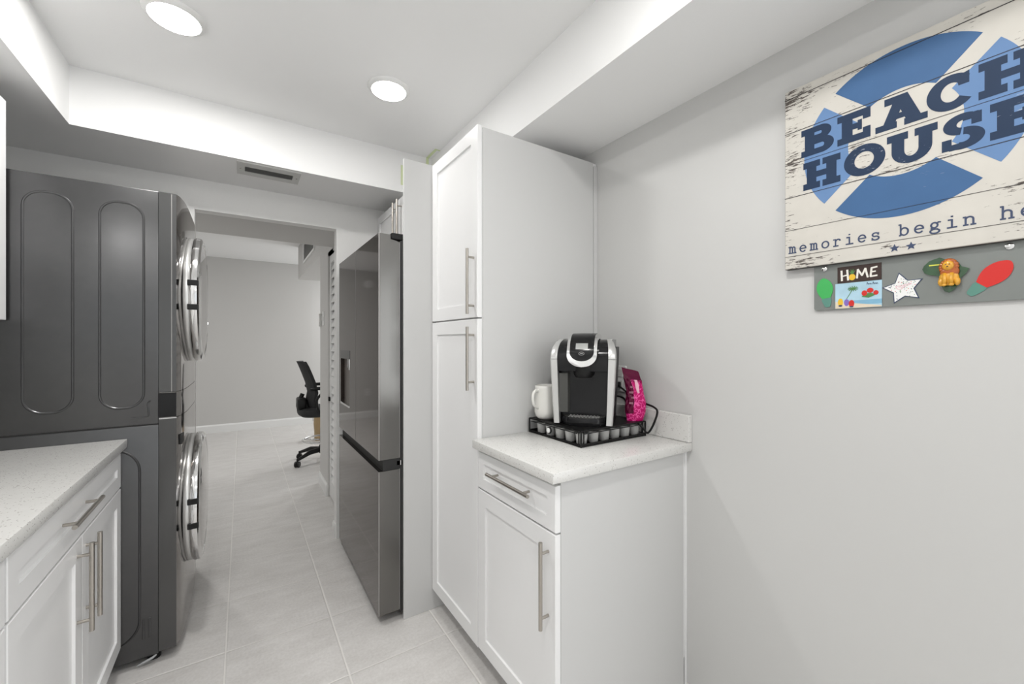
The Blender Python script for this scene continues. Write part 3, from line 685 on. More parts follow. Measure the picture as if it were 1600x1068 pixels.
# big slab letters: drawn in a cell of width w, height 0.08, origin lower left
H = 0.080; L1 = 0.0006; st = 0.024; sf = 0.018
def LB_(bm, s, z, w_):
    rect(bm, s, s + 0.030, z, z + sf, L1); rect(bm, s, s + 0.030, z + H - sf, z + H, L1); rect(bm, s + 0.009, s + 0.009 + st, z, z + H, L1)
    for b0, b1, r in ((z, z + 0.0455, 0.0), (z + 0.0385, z + H, 0.006)):
        c = (b0 + b1) / 2; h = (b1 - b0) / 2; x = s + w_ - h * 1.25 - r
        rect(bm, s + 0.02, x, b0, b0 + 0.0165, L1); rect(bm, s + 0.02, x, b1 - 0.0165, b1, L1)
        arc(bm, x, c, h * 1.25, h, h * 1.25 - 0.023, h - 0.0165, -90, 90, L1, 16)
def LE_(bm, s, z, w_):
    rect(bm, s, s + w_, z, z + sf, L1); rect(bm, s, s + w_, z + H - sf, z + H, L1); rect(bm, s + 0.010, s + 0.010 + st, z, z + H, L1)
    rect(bm, s + 0.03, s + w_ - 0.020, z + 0.033, z + 0.048, L1); rect(bm, s + w_ - 0.027, s + w_ - 0.018, z + 0.027, z + 0.054, L1)
    rect(bm, s + w_ - 0.016, s + w_, z, z + 0.030, L1); rect(bm, s + w_ - 0.016, s + w_, z + H - 0.028, z + H, L1)
def LA_(bm, s, z, w_):
    rect(bm, s + 0.018, s + 0.062, z + H - sf, z + H, L1)
    poly(bm, [(s + 0.010, z), (s + 0.034, z), (s + 0.062, z + H), (s + 0.040, z + H)], L1)
    poly(bm, [(s + 0.036, z + H), (s + 0.062, z + H), (s + 0.092, z), (s + 0.064, z)], L1)
    rect(bm, s + 0.026, s + 0.076, z + 0.021, z + 0.035, L1)
    rect(bm, s, s + 0.042, z, z + 0.016, L1); rect(bm, s + 0.056, s + w_, z, z + 0.016, L1)
def LC_(bm, s, z, w_):
    arc(bm, s + 0.041, z + H / 2, 0.041, H / 2 + 0.001, 0.017, H / 2 - 0.018, 42, 322, L1, 34)
    poly(bm, [(s + 0.053, z + 0.050), (s + 0.070, z + 0.050), (s + 0.070, z + H - 0.002), (s + 0.050, z + H - 0.008)], L1)
def LH_(bm, s, z, w_):
    for a in (s, s + w_ - 0.042):
        rect(bm, a, a + 0.042, z, z + sf, L1); rect(bm, a, a + 0.042, z + H - sf, z + H, L1); rect(bm, a + 0.009, a + 0.009 + st, z, z + H, L1)
    rect(bm, s + 0.02, s + w_ - 0.02, z + 0.031, z + 0.048, L1)
def LO_(bm, s, z, w_): arc(bm, s + w_ / 2, z + H / 2, w_ / 2, H / 2 + 0.001, w_ / 2 - 0.023, H / 2 - 0.018, 0, 360, L1, 44)
def LU_(bm, s, z, w_):
    for a in (s, s + w_ - 0.040): rect(bm, a, a + 0.040, z + H - sf, z + H, L1)
    rect(bm, s + 0.009, s + 0.033, z + 0.034, z + H, L1); rect(bm, s + w_ - 0.033, s + w_ - 0.009, z + 0.034, z + H, L1)
    c = s + w_ / 2; r = w_ / 2 - 0.009; arc(bm, c, z + 0.034, r, 0.034, r - 0.024, 0.017, 180, 360, L1, 24)
def LS_(bm, s, z, w_):
    c = s + w_ / 2; r = w_ / 2
    arc(bm, c, z + 0.057, r - 0.002, 0.024, r - 0.024, 0.0085, 60, 262, L1, 22)
    arc(bm, c, z + 0.0235, r, 0.0245, r - 0.023, 0.0085, -118, 88, L1, 22)
    rect(bm, s + w_ - 0.021, s + w_ - 0.005, z + 0.050, z + H - 0.004, L1); rect(bm, s, s + 0.016, z + 0.002, z + 0.028, L1)
    rect(bm, s + 0.012, s + 0.030, z + 0.0005, z + 0.014, L1); rect(bm, c, s + w_ - 0.010, z + H - 0.0175, z + H - 0.003, L1)
Z1, Z2 = 1.833, 1.735
for fn, s, z, w_ in ((LB_, .044, Z1, .080), (LE_, .132, Z1, .072), (LA_, .214, Z1, .098), (LC_, .310, Z1, .076), (LH_, .394, Z1, .092),
                     (LH_, .049, Z2, .090), (LO_, .147, Z2, .087), (LU_, .237, Z2, .092), (LS_, .336, Z2, .068), (LE_, .411, Z2, .072)):
    bm = nb(); fn(bm, s, z, w_); link('letter', bm, 'letter', t)
def ell(cx, cz, rx, rz, a0, a1, n=12): return [(cx + rx * math.cos(math.radians(a0 + (a1 - a0) * i / n)), cz + rz * math.sin(math.radians(a0 + (a1 - a0) * i / n))) for i in range(n + 1)]
G = {  # typewriter letters: stroke lists on a unit x-height
 'm': [[(-.05, 1), (.12, 1), (.12, 0)], [(-.05, 0), (.28, 0)], ell(.30, .72, .18, .26, 180, 0)[0:13] + [(.48, 0)], [(.38, 0), (.62, 0)], ell(.66, .72, .18, .26, 180, 0) + [(.84, 0)], [(.74, 0), (1.0, 0)]],
 'e': [[(.08, .52), (.88, .52)], ell(.48, .5, .40, .5, 3, 318, 20)],
 'o': [ell(.5, .5, .42, .5, 0, 360, 24)],
 'r': [[(.05, 1), (.30, 1), (.30, 0)], [(.05, 0), (.62, 0)], ell(.62, .60, .32, .40, 170, 50, 8), [(.82, .92), (.86, .78)]],
 'i': [[(.18, 1), (.5, 1), (.5, 0)], [(.10, 0), (.92, 0)], [(.44, 1.42), (.56, 1.42)]],
 's': [ell(.48, .74, .32, .26, 40, 262, 12) + ell(.50, .25, .36, .27, 88, -140, 12), [(.80, .98), (.80, .72)], [(.14, .0), (.14, .28)]],
 'b': [[(-.02, 1.5), (.16, 1.5), (.16, 0), (.02, 0)], ell(.52, .5, .38, .5, 160, -160, 20)],
 'g': [ell(.42, .66, .30, .34, 0, 360, 20), [(.66, .88), (.80, 1.02), (.98, .98)], [(.22, .40), (.14, .22), (.28, .14), (.70, .12)], ell(.46, -.14, .42, .27, 60, -240, 18)],
 'n': [[(-.02, 1), (.18, 1), (.18, 0)], [(.0, 0), (.38, 0)], ell(.50, .66, .32, .34, 180, 0) + [(.82, 0)], [(.62, 0), (1.02, 0)]],
 'h': [[(-.02, 1.5), (.16, 1.5), (.16, 0)], [(-.02, 0), (.36, 0)], ell(.49, .66, .33, .34, 180, 0) + [(.82, 0)], [(.62, 0), (1.0, 0)]],
}
k = 0
for word in ('memories', 'begin', 'here'):
    bm = nb()
    for ch in word:
        s0 = 0.0115 + k * 0.02765
        for ln in G[ch]: stroke(bm, [(s0 + a * 0.0185, 1.5575 + b * 0.018) for a, b in ln], 0.0034, L1)
        k += 1
    k += 1
    link('small_lettering', bm, 'navy', t)
def star(cx, cz, R, r, rot=90): return [(cx + (R if i % 2 == 0 else r) * math.cos(math.radians(rot + 36 * i)), cz + (R if i % 2 == 0 else r) * math.sin(math.radians(rot + 36 * i))) for i in range(10)]
for s in (0.2515, 0.2825): link('star', poly(nb(), star(s, 1.528, 0.0105, 0.0046), L1), 'navy', t)
bm = nb()
for z, h in ((2.0235, .0017), (1.9195, .0016), (1.8245, .0010), (1.7250, .0016), (1.6265, .0009), (1.5475, .0009)): rect(bm, 0.0, SW, z - h / 2, z + h / 2, 0.0009)
link('board_joints', bm, 'joint', t)

# ------------------------------------------------------------------ magnet board and magnets
BX = 1.402
t = thing('magnet_board', 'grey metal magnet board on the right wall just under the beach sign', 'magnet board', (BX, SY0 - 0.27, 1.382))
pts = rrect(0.070, 0.470, 1.382, 1.640, 0.006)
link('board', prism(nb(), pts, lambda s, z: (BX, SY0 - s, z), lambda s, z: (WX - 0.0015, SY0 - s, z)), 'strip', t)
for s, z in ((0.096, 1.500), (0.437, 1.499)): link('screw', lathe(nb(), [(0.0075, 0), (0.007, -0.003), (0.003, -0.0045), (0, -0.0045)], (BX, SY0 - s, z), 18, 'x'), 'chrome', t, smooth=40)
def flatthing(name, parts, label, cat, s, z, group='magnets on the grey board'):
    t = thing(name, label, cat, (BX, SY0 - s, z), group=group)
    for nm, bm, m in parts: link(nm, bm, m, t)
    return t
def bulb(cx, cz, ang, L, W):
    """returns (glass outline, socket outline) for a bulb pointing along ang"""
    ca, sa = math.cos(math.radians(ang)), math.sin(math.radians(ang))
    f = lambda u, v: (cx + u * ca - v * sa, cz + u * sa + v * ca)
    g = []
    for i in range(25):
        q_ = 0.5 - 0.5 * math.cos(PI * i / 24)
        h_ = 0.52 + 0.48 * math.sin(PI / 2 * q_ / 0.48) if q_ < 0.48 else max(0, 1 - ((q_ - 0.48) / 0.52) ** 2) ** 0.62
        g.append((L * q_, W / 2 * h_))
    up = [f(a, b) for a, b in g]; dn = [f(a, -b) for a, b in g[:-1]][::-1]
    s = [f(0.002, W * 0.27), f(-0.006, W * 0.30), f(-L * 0.38, W * 0.19), f(-L * 0.45, W * 0.1), f(-L * 0.45, -W * 0.1), f(-L * 0.38, -W * 0.19), f(-0.006, -W * 0.30), f(0.002, -W * 0.27)]
    return up + dn, s
g, s_ = bulb(0.1005, 1.4155, 98, 0.058, 0.039)
flatthing('bulb_magnet', [('glass', poly(nb(), g, 0.0022, BX), 'green'), ('socket', poly(nb(), s_, 0.0018, BX), 'teal')], 'green paper light bulb magnet at the left end of the grey board', 'magnet', 0.1, 1.386)
g, s_ = bulb(0.3960, 1.4195, 48, 0.064, 0.041)
flatthing('bulb_magnet', [('glass', poly(nb(), g, 0.0022, BX), 'red'), ('socket', poly(nb(), s_, 0.0018, BX), 'teal')], 'red paper light bulb magnet at the right end of the grey board', 'magnet', 0.4, 1.392)
# HOME card
LZ = 0.0026
bm = nb()
stroke(bm, [(.1365, 1.488), (.1375, 1.461)], .0045, LZ, BX); stroke(bm, [(.1495, 1.489), (.1515, 1.461)], .0045, LZ, BX); stroke(bm, [(.136, 1.4725), (.152, 1.4755)], .0035, LZ, BX)
stroke(bm, [(.171, 1.464), (.173, 1.487), (.182, 1.470), (.189, 1.488), (.194, 1.464)], .0042, LZ, BX)
stroke(bm, [(.213, 1.489), (.202, 1.487), (.201, 1.4755), (.200, 1.465), (.213, 1.466)], .0042, LZ, BX); stroke(bm, [(.201, 1.4765), (.210, 1.4775)], .0035, LZ, BX)
bp = nb(); poly(bp, ell(.1605, 1.468, .0072, .0088, 0, 340, 16), LZ, BX)
bl = nb()
for a in (50, 75, 90, 105, 130): poly(bl, [(.1585, 1.476), (.1605 + .013 * math.cos(math.radians(a)), 1.478 + .013 * math.sin(math.radians(a))), (.1625, 1.476)], LZ, BX)
flatthing('home_magnet', [('card', rect(nb(), .127, .222, 1.4545, 1.499, 0.002, BX), 'brown'), ('lettering', bm, 'cream'), ('pineapple', bp, 'yellow'), ('pineapple_leaves', bl, 'leaf')],
          'dark brown magnet reading HOME with a pineapple as the letter O', 'magnet', .175, 1.4545)
# beach postcard
pl_ = nb(); stroke(pl_, [(.148, 1.409), (.156, 1.424), (.162, 1.436)], .0012, LZ, BX)
for a in range(0, 360, 30): stroke(pl_, [(.162, 1.436), (.162 + .011 * math.cos(math.radians(a + 8)), 1.436 + .007 * math.sin(math.radians(a + 8)))], .0016, LZ, BX)
def blob(cx, cz, rx, rz, m, nm, lift=LZ): return (nm, poly(nb(), ell(cx, cz, rx, rz, 0, 340, 16), lift, BX), m)
tx = nb()
for i, (a, h) in enumerate(((.192, .006), (.1955, .003), (.199, .003), (.2045, .006), (.2085, .003), (.212, .003))): stroke(tx, [(a, 1.444), (a + .0008, 1.444 + h), (a + .0022, 1.4445 + h * .4), (a + .003, 1.444)], .0009, LZ, BX)
fish = nb(); poly(fish, [(.181, 1.4125), (.196, 1.4085), (.211, 1.4155), (.201, 1.4215), (.188, 1.4195)], LZ, BX)
flatthing('postcard_magnet', [('sky', rect(nb(), .122, .223, 1.383, 1.453, 0.0018, BX), 'sky'), ('sea', rect(nb(), .150, .223, 1.392, 1.404, 0.0021, BX), 'sea'),
   ('sand', poly(nb(), [(.1225, 1.3835), (.2225, 1.3835), (.2225, 1.387), (.160, 1.397), (.1225, 1.403)], 0.0023, BX), 'sand'), ('palm', pl_, 'leaf'), ('caption', tx, 'navy'), ('boat_hull', fish, 'leaf'),
   blob(.187, 1.4215, .006, .0075, 'red', 'red_fruit'), blob(.199, 1.428, .007, .0065, 'red', 'red_fruit'), blob(.211, 1.421, .0055, .006, 'red', 'red_fruit'),
   blob(.134, 1.401, .0060, .0105, 'yellow', 'yellow_bird'), blob(.148, 1.399, .0058, .0095, 'purple', 'purple_bird'), blob(.159, 1.3955, .0062, .0100, 'red', 'red_bird'),
   blob(.134, 1.391, .0045, .0025, 'navy', 'bird_tail', .0030), blob(.159, 1.387, .0045, .0020, 'navy', 'bird_tail', .0030)],
   'blue beach postcard magnet with palm and colourful birds under the HOME magnet', 'magnet', .172, 1.383)
# star
R0 = 0.041; sc = lambda R, r: star(.2640, 1.4265, R, r, 101)
dots = {m: nb() for m in ('red', 'navy', 'leaf')}
rnd = random.Random(3)
for i in range(90):
    a, r = rnd.uniform(0, 2 * PI), 0.030 * rnd.random() ** 0.5
    th = math.degrees(a) - 101; th = abs(((th + 36) % 72) - 36)
    if r > 0.017 + 0.016 * (1 - th / 36): continue
    m = rnd.choice(list(dots)); x, z = .264 + r * math.cos(a), 1.4265 + r * math.sin(a)
    poly(dots[m], ell(x, z, .0009, .0009, 0, 300, 5), LZ, BX)
lt = nb(); stroke(lt, [(.250, 1.432), (.262, 1.433), (.272, 1.436), (.280, 1.437)], .0012, LZ, BX); stroke(lt, [(.250, 1.432), (.253, 1.426), (.259, 1.423), (.268, 1.430), (.279, 1.436)], .0012, LZ, BX)
stroke(lt, [(.256, 1.429), (.259, 1.431), (.262, 1.428), (.265, 1.432), (.268, 1.430)], .001, LZ, BX)
flatthing('star_magnet', [('border', poly(nb(), sc(.0415, .0215), 0.0014, BX), 'navy'), ('face', poly(nb(), sc(.0375, .0195), 0.0022, BX), 'knob'), ('red_dots', dots['red'], 'red'), ('navy_dots', dots['navy'], 'navy'), ('green_dots', dots['leaf'], 'leaf'), ('lettering', lt, 'pinkdots')],
          'white speckled star magnet with navy outline in the middle of the board', 'magnet', .264, 1.389)
# lion on africa
af = [(.300, 1.468), (.303, 1.476), (.312, 1.486), (.322, 1.490), (.330, 1.492), (.340, 1.487), (.352, 1.486), (.360, 1.478), (.366, 1.466), (.378, 1.460), (.372, 1.448), (.363, 1.438), (.362, 1.425), (.354, 1.413), (.346, 1.407), (.338, 1.411), (.333, 1.425), (.331, 1.440), (.327, 1.449), (.314, 1.452), (.304, 1.458)]
t = flatthing('lion_magnet', [('africa_shape', poly(nb(), af, 0.005, BX), 'map')], 'amber lion figure magnet on a dark green Africa shape', 'magnet', .34, 1.407)
def elp(bm, s, z, off, rs, rz, rx, n=14):
    R = bmesh.ops.create_icosphere(bm, subdivisions=3, radius=1.0)
    for v in R['verts']: v.co = Vector((BX - off + v.co.x * rx, SY0 - s + v.co.y * rs, z + v.co.z * rz))
bm = nb(); elp(bm, .346, 1.470, .008, .0150, .0175, .008); elp(bm, .347, 1.456, .008, .0165, .014, .007)
rr = random.Random(5)
for i in range(16):
    a = 2 * PI * i / 16; elp(bm, .346 + .0135 * math.cos(a), 1.467 + .0155 * math.sin(a), .009, .0038, .0045, .004)
link('mane', bm, 'mane', t, smooth=True)
bm = nb(); elp(bm, .3455, 1.470, .0140, .0100, .0115, .006); elp(bm, .3455, 1.4655, .0170, .0042, .0038, .0035)
elp(bm, .346, 1.441, .008, .0170, .0180, .008)
for s, a in ((.3395, -1), (.3515, 1)):
    tube(bm, [(BX - .013, SY0 - s, 1.452), (BX - .016, SY0 - s - a * -.001, 1.438), (BX - .016, SY0 - s, 1.425)], .0040, 8); elp(bm, s, 1.4245, .0175, .0048, .0032, .004)
for s in (.3335, .3600): elp(bm, s, 1.432, .011, .0055, .010, .006)
link('body', bm, 'gold', t, smooth=True)
bm = nb()
for s in (.3425, .3485): elp(bm, s, 1.4725, .0200, .0012, .0010, .0010)
elp(bm, .3455, 1.4670, .0208, .0017, .0013, .0010)
link('face_marks', bm, 'seam', t)
link('yellow_bar', box(BX - .0065, BX - .0045, SY0 - .331, SY0 - .312, 1.474, 1.4765), 'bar', t)

# ------------------------------------------------------------------ outlet behind the coffee maker
t = thing('wall_outlet', 'white outlet plate on the right wall behind the coffee maker', 'outlet', (WX, 1.262, 1.07))
link('plate', box(WX - 0.007, WX - 0.001, 1.225, 1.300, 1.070, 1.185, bev=0.002), 'plate', t)
bm = nb(); bx(bm, WX - 0.009, WX - 0.0065, 1.245, 1.280, 1.085, 1.12, bev=0.001, seg=1); bx(bm, WX - 0.009, WX - 0.0065, 1.245, 1.280, 1.135, 1.17, bev=0.001, seg=1)
link('socket', bm, 'vent', t)

# ------------------------------------------------------------------ pod drawer
TX0, TX1, TY0, TY1, TZ0, TZ1 = 1.004, 1.350, 1.080, 1.392, 0.915, 0.974
t = thing('pod_drawer', 'black wire coffee pod drawer under the coffee maker with a round white knob', 'pod drawer', ((TX0 + TX1) / 2, (TY0 + TY1) / 2, TZ0))
link('top_plate', box(TX0, TX1, TY0, TY1, TZ1 - 0.004, TZ1, bev=0.0015), 'wire', t)
link('bottom_plate', box(TX0 + 0.002, TX1 - 0.002, TY0 + 0.002, TY1 - 0.002, TZ0, TZ0 + 0.003), 'wire', t)
bm = nb(); r = 0.0030
cs = [(TX0, TY0), (TX1, TY0), (TX1, TY1), (TX0, TY1)]
for z in (TZ0 + 0.003, TZ0 + 0.009, TZ1 - 0.002): tube(bm, [(*c, z) for c in cs], r, 8, closed=True)
for c in cs: cyl(bm, (*c, TZ0), (*c, TZ1), r * 1.1, 8)
for c in ((TX0, TY0 + 0.012), (TX0 + 0.013, TY0), (TX1 - 0.016, TY0), (TX1, TY0 + 0.016)): cyl(bm, (*c, TZ0), (*c, TZ1), r * 0.8, 8)
link('frame', bm, 'wire', t, smooth=40)
bm = nb()
tube(bm, [(TX0 - 0.001, TY0 + 0.02, TZ1 - 0.012), (TX0 - 0.001, TY1 - 0.012, TZ1 - 0.012)], 0.0018, 8)
tube(bm, [(TX0 + 0.014, TY0 - 0.001, TZ1 - 0.012), (TX1 - 0.018, TY0 - 0.001, TZ1 - 0.012)], 0.0018, 8)
link('guard_wire', bm, 'wire', t)
yk = 1.250
bm = nb(); lathe(bm, [(0.013, 0), (0.013, -0.004), (0.011, -0.006), (0.0, -0.006)], (TX0 - 0.006, yk, 0.948), 24, 'x'); cyl(bm, (TX0, yk, .948), (TX0 - 0.007, yk, .948), 0.004)
kr = link('knob', bm, 'wire', t, smooth=40)
bm = nb(); lathe(bm, [(0.0095, 0), (0.0095, -0.003), (0.007, -0.0042), (0.0, -0.0044)], (TX0 - 0.0115, yk, 0.948), 24, 'x')
sub('knob_face', bm, 'knob', kr, smooth=40)
# coffee pods (cup + foil lid), one built and copied
def make_pod():
    t = thing('coffee_pod', '', 'coffee pod', (0, 0, 0), group='single serve pods in the black wire drawer')
    link('cup', lathe(nb(), [(0.0175, 0), (0.0185, 0.001), (0.0222, 0.038), (0.0222, 0.041), (0.0248, 0.041), (0.0248, 0.0425)], (0, 0, 0), 24), 'pod', t, smooth=40)
    link('foil_lid', lathe(nb(), [(0.0245, 0), (0.0235, 0.0008), (0, 0.0008)], (0, 0, 0.0425), 24), 'podlid', t, smooth=40)
    return t
pod0 = make_pod(); first = True
ORD = ['first', 'second', 'third', 'fourth', 'fifth', 'sixth']
spots = []
for i in range(6): spots.append((TX0 + 0.031 + i * 0.0565, TY0 + 0.031, ('silver coffee pod at the front corner of the wire drawer' if i == 0 else 'silver coffee pod, %s from the front corner along the drawer side below the pink bag' % ORD[i])))
for i in range(1, 5): spots.append((TX0 + 0.031, TY0 + 0.031 + i * 0.0585, 'grey coffee pod, %s from the front corner along the knob side of the drawer' % ORD[i]))
for x, y, lb in spots:
    if first: o = pod0; first = False
    else:
        o = pod0.copy(); C.objects.link(o)
        for ch in list(pod0.children): c = ch.copy(); C.objects.link(c); c.parent = o
    o.location = (x, y, TZ0 + 0.004); o['label'] = lb

# ------------------------------------------------------------------ coffee maker (front = local -y, x to the viewer's right)
TH = -math.radians(51.5)
ML = (1.067 + 0.135 * 0.78, 1.142 + 0.135 * 0.62, TZ1)
t = thing('coffee_maker', 'black and silver single serve coffee maker standing on the wire pod drawer', 'coffee maker', (ML[0], ML[1], ML[2]), TH)
Y0 = -0.135
def L(name, bm, m, parent=None, **k): return link(name, bm, m, parent or t, local=True, **k)
W0 = 0.092
def hw(z, wb=0.094, wt=0.108): return wb + (wt - wb) * min(1, max(0, z / 0.27))
# rear column + head as one lofted housing
bm = nb()
prof = [(0.004, 0.055), (0.20, 0.055), (0.205, 0.012), (0.25, 0.006), (0.285, 0.014), (0.310, 0.035), (0.322, 0.065), (0.326, 0.10)]
secs = []
for z, y in prof:
    h = hw(z); secs.append([(-h, Y0 + y, z), (h, Y0 + y, z), (h, Y0 + 0.235, z), (h - 0.045, Y0 + 0.268, z), (-h + 0.045, Y0 + 0.268, z), (-h, Y0 + 0.235, z)])
loft(bm, secs)
L('housing', bm, 'gloss', smooth=35)
L('side_panel', loft(nb(), [[(s_, Y0 + y, z) for s_, y in ((hw(z) - 0.002, a), (hw(z) + 0.013, a), (hw(z) + 0.013, 0.225), (hw(z) - 0.002, 0.245))] for z, a in ((0.0, .03), (0.25, .03), (0.280, .05), (0.296, .085))]), 'black', smooth=30)
L('side_panel', loft(nb(), [[(-s_, Y0 + y, z) for s_, y in ((hw(z) - 0.002, a), (hw(z) + 0.013, a), (hw(z) + 0.013, 0.225), (hw(z) - 0.002, 0.245))] for z, a in ((0.0, .03), (0.25, .03), (0.280, .05), (0.296, .085))]), 'black', smooth=30)
for sg in (-1, 1):
    secs = []
    for z, y, inn, out in ((0.006, 0.004, 0.088, 0.110), (0.10, 0.002, 0.092, 0.116), (0.250, 0.000, 0.096, 0.1235)):
        secs.append([(sg * inn, Y0 + y, z), (sg * (out - 0.004), Y0 + y, z), (sg * out, Y0 + y + 0.005, z), (sg * out, Y0 + y + 0.032, z), (sg * inn, Y0 + y + 0.032, z)])
    p = L('side_pillar', loft(nb(), secs), 'silver', smooth=30)
    secs = []
    for z, y, dz, inn, out in ((0.2515, 0.000, 0, 0.096, 0.1235), (0.272, 0.003, 0, 0.096, 0.1230), (0.296, 0.018, -.006, 0.094, 0.1200), (0.316, 0.042, -.014, 0.090, 0.1130), (0.328, 0.078, -.02, 0.084, 0.1050), (0.329, 0.150, -.02, 0.082, 0.1040), (0.318, 0.215, -.02, 0.082, 0.1040)):
        secs.append([(sg * inn, Y0 + y, z), (sg * (out - 0.004), Y0 + y, z), (sg * out, Y0 + y + 0.005, z + dz * .3), (sg * out, Y0 + y + 0.030, z + dz), (sg * inn, Y0 + y + 0.030, z + dz)])
    L('shoulder_cap', loft(nb(), secs), 'silver', smooth=50)
# lid tongue that folds over the top and down the front
PATH = [(0.150, 0.338), (0.100, 0.345), (0.060, 0.343), (0.030, 0.333), (0.008, 0.315), (-0.006, 0.290), (-0.014, 0.262), (-0.018, 0.236), (-0.020, 0.222)]
PP = smoothpath([(0, Y0 + a, b) for a, b in PATH], 6)
cum = [0]
for a, b in zip(PP, PP[1:]): cum.append(cum[-1] + (b - a).length)
TOT = cum[-1]
def at(s):
    s = min(max(s, 0), TOT - 1e-6)
    for i in range(len(PP) - 1):
        if cum[i + 1] >= s:
            f = (s - cum[i]) / (cum[i + 1] - cum[i]); d = (PP[i + 1] - PP[i]).normalized()
            return PP[i].lerp(PP[i + 1], f), Vector((0, d.z, -d.y)) * (-1 if (d.z * 0 - d.y) < 0 else 1)
def nrm(s):
    p, n = at(s)
    # outward: away from machine centre
    c = Vector((0, Y0 + 0.11, 0.24))
    return p, (n if (p - c).dot(n) > 0 else -n)
def tongue(w_, s0, s1, nose, lo, hi, crown=0.0, n=34, m=10):
    bm = nb(); top = []; bot = []
    for i in range(n + 1):
        s = s0 + (s1 - s0) * (1 - (1 - i / n) ** 1.6); e = s1 - s
        h = w_ if e > nose else w_ * math.sqrt(max(0.0, 1 - (1 - e / nose) ** 2)); h = max(h, 0.0005)
        p, nn = nrm(s)
        top.append([bm.verts.new(p + Vector((h * (2 * j / m - 1), 0, 0)) + nn * (hi - crown * (2 * j / m - 1) ** 2)) for j in range(m + 1)])
        bot.append([bm.verts.new(p + Vector((h * (2 * j / m - 1), 0, 0)) + nn * lo) for j in range(m + 1)])
    for G_ in (top, bot):
        for A, B in zip(G_, G_[1:]):
            for j in range(m): bm.faces.new((A[j], A[j + 1], B[j + 1], B[j]))
    for i in range(n):
        for j in (0, m): bm.faces.new((top[i][j], top[i + 1][j], bot[i + 1][j], bot[i][j]))
    for i in (0, n): 
        for j in range(m): bm.faces.new((top[i][j], top[i][j + 1], bot[i][j + 1], bot[i][j]))
    return bm
lid = L('lid_handle', tongue(0.056, 0.0, TOT, 0.045, -0.016, 0.004, 0.002), 'chrome', smooth=45)
L('lid_cover', tongue(0.045, 0.0, TOT - 0.022, 0.034, 0.0, 0.0062, 0.001), 'gloss', lid, smooth=45)
def patch(hw_, s0, s1, hi, n=6):
    bm = nb(); T = []
    for i in range(n + 1):
        p, nn = nrm(s0 + (s1 - s0) * i / n); T.append([p + Vector((x, 0, 0)) + nn * h for x, h in ((-hw_, hi - 0.001), (-hw_, hi), (hw_, hi), (hw_, hi - 0.001))])
    return loft(bm, T)
L('display', patch(0.0225, TOT - 0.089, TOT - 0.066, 0.0072), 'screen', lid)
ringb = nb(); p, nn = nrm(TOT - 0.050); 
tube(ringb, [p + nn * 0.0066 + Vector((0.010 * math.cos(a), 0, 0)) + nn.cross(Vector((1, 0, 0))) * 0.006 * math.sin(a) for a in [2 * PI * i / 20 for i in range(20)]], 0.0006, 6, closed=True)
tube(ringb, [p + nn * 0.0066 + Vector((x, 0, 0)) for x in (-0.005, 0.005)], 0.0012, 6)
L('brew_button', ringb, 'silver', lid)
# brew head, cavity, reservoir, drip tray
L('brew_head', lathe(nb(), [(0.030, 0.180), (0.038, 0.190), (0.044, 0.215), (0.044, 0.235)], (0, Y0 + 0.045, 0), 32), 'black', smooth=40)
L('reservoir', loft(nb(), [[(-0.092, Y0 + 0.020, z), (-0.060, Y0 + 0.030, z), (-0.056, Y0 + 0.056, z), (-0.092, Y0 + 0.056, z)] for z in (0.046, 0.196)]), 'smoke', smooth=30)
L('base', loft(nb(), [[(0.089 * math.cos(a) * k, Y0 + 0.060 - 0.072 * k * abs(math.sin(a)) ** 0.9, z) for a in [PI * i / 24 for i in range(25)]] + [(-0.089 * k, Y0 + 0.11, z), (0.089 * k, Y0 + 0.11, z)] for z, k in ((0.0, 0.97), (0.006, 1.0), (0.024, 1.0), (0.030, 0.97))]), 'gloss', smooth=40)
gr = L('drip_grate', loft(nb(), [[(0.080 * math.cos(a) , Y0 + 0.060 - 0.062 * abs(math.sin(a)) ** 0.9, z) for a in [PI * i / 24 for i in range(25)]] for z in (0.030, 0.0315)]), 'smoke')
bm = nb()
for i in range(-4, 5):
    for j in range(5):
        x, y = i * 0.013 + (j % 2) * 0.0065, Y0 + 0.012 + j * 0.010
        if abs(x) < 0.06: cyl(bm, (x, y, 0.0315), (x, y, 0.0325), 0.0030, 8)
L('grate_dots', bm, 'silver', gr)
# power cord and plug: down to the wall outlet, loop beyond the drawer
cord = smoothpath([(1.335, 1.225, 1.060), (1.352, 1.190, 1.050), (1.345, 1.150, 1.000), (1.318, 1.118, 0.984), (1.318, 1.068, 0.955), (1.338, 1.066, 0.932), (1.345, 1.056, 0.936), (1.350, 1.038, 0.972), (1.352, 1.024, 1.018), (1.356, 1.045, 1.034), (1.358, 1.085, 1.042), (1.372, 1.16, 1.06), (1.385, 1.235, 1.09), (1.392, 1.262, 1.102)], 8)
link('power_cord', tube(nb(), cord, 0.0042, 8), 'wire', t, smooth=True)
link('plug', box(1.375, 1.4005, 1.250, 1.275, 1.090, 1.114, bev=0.004), 'black', t)

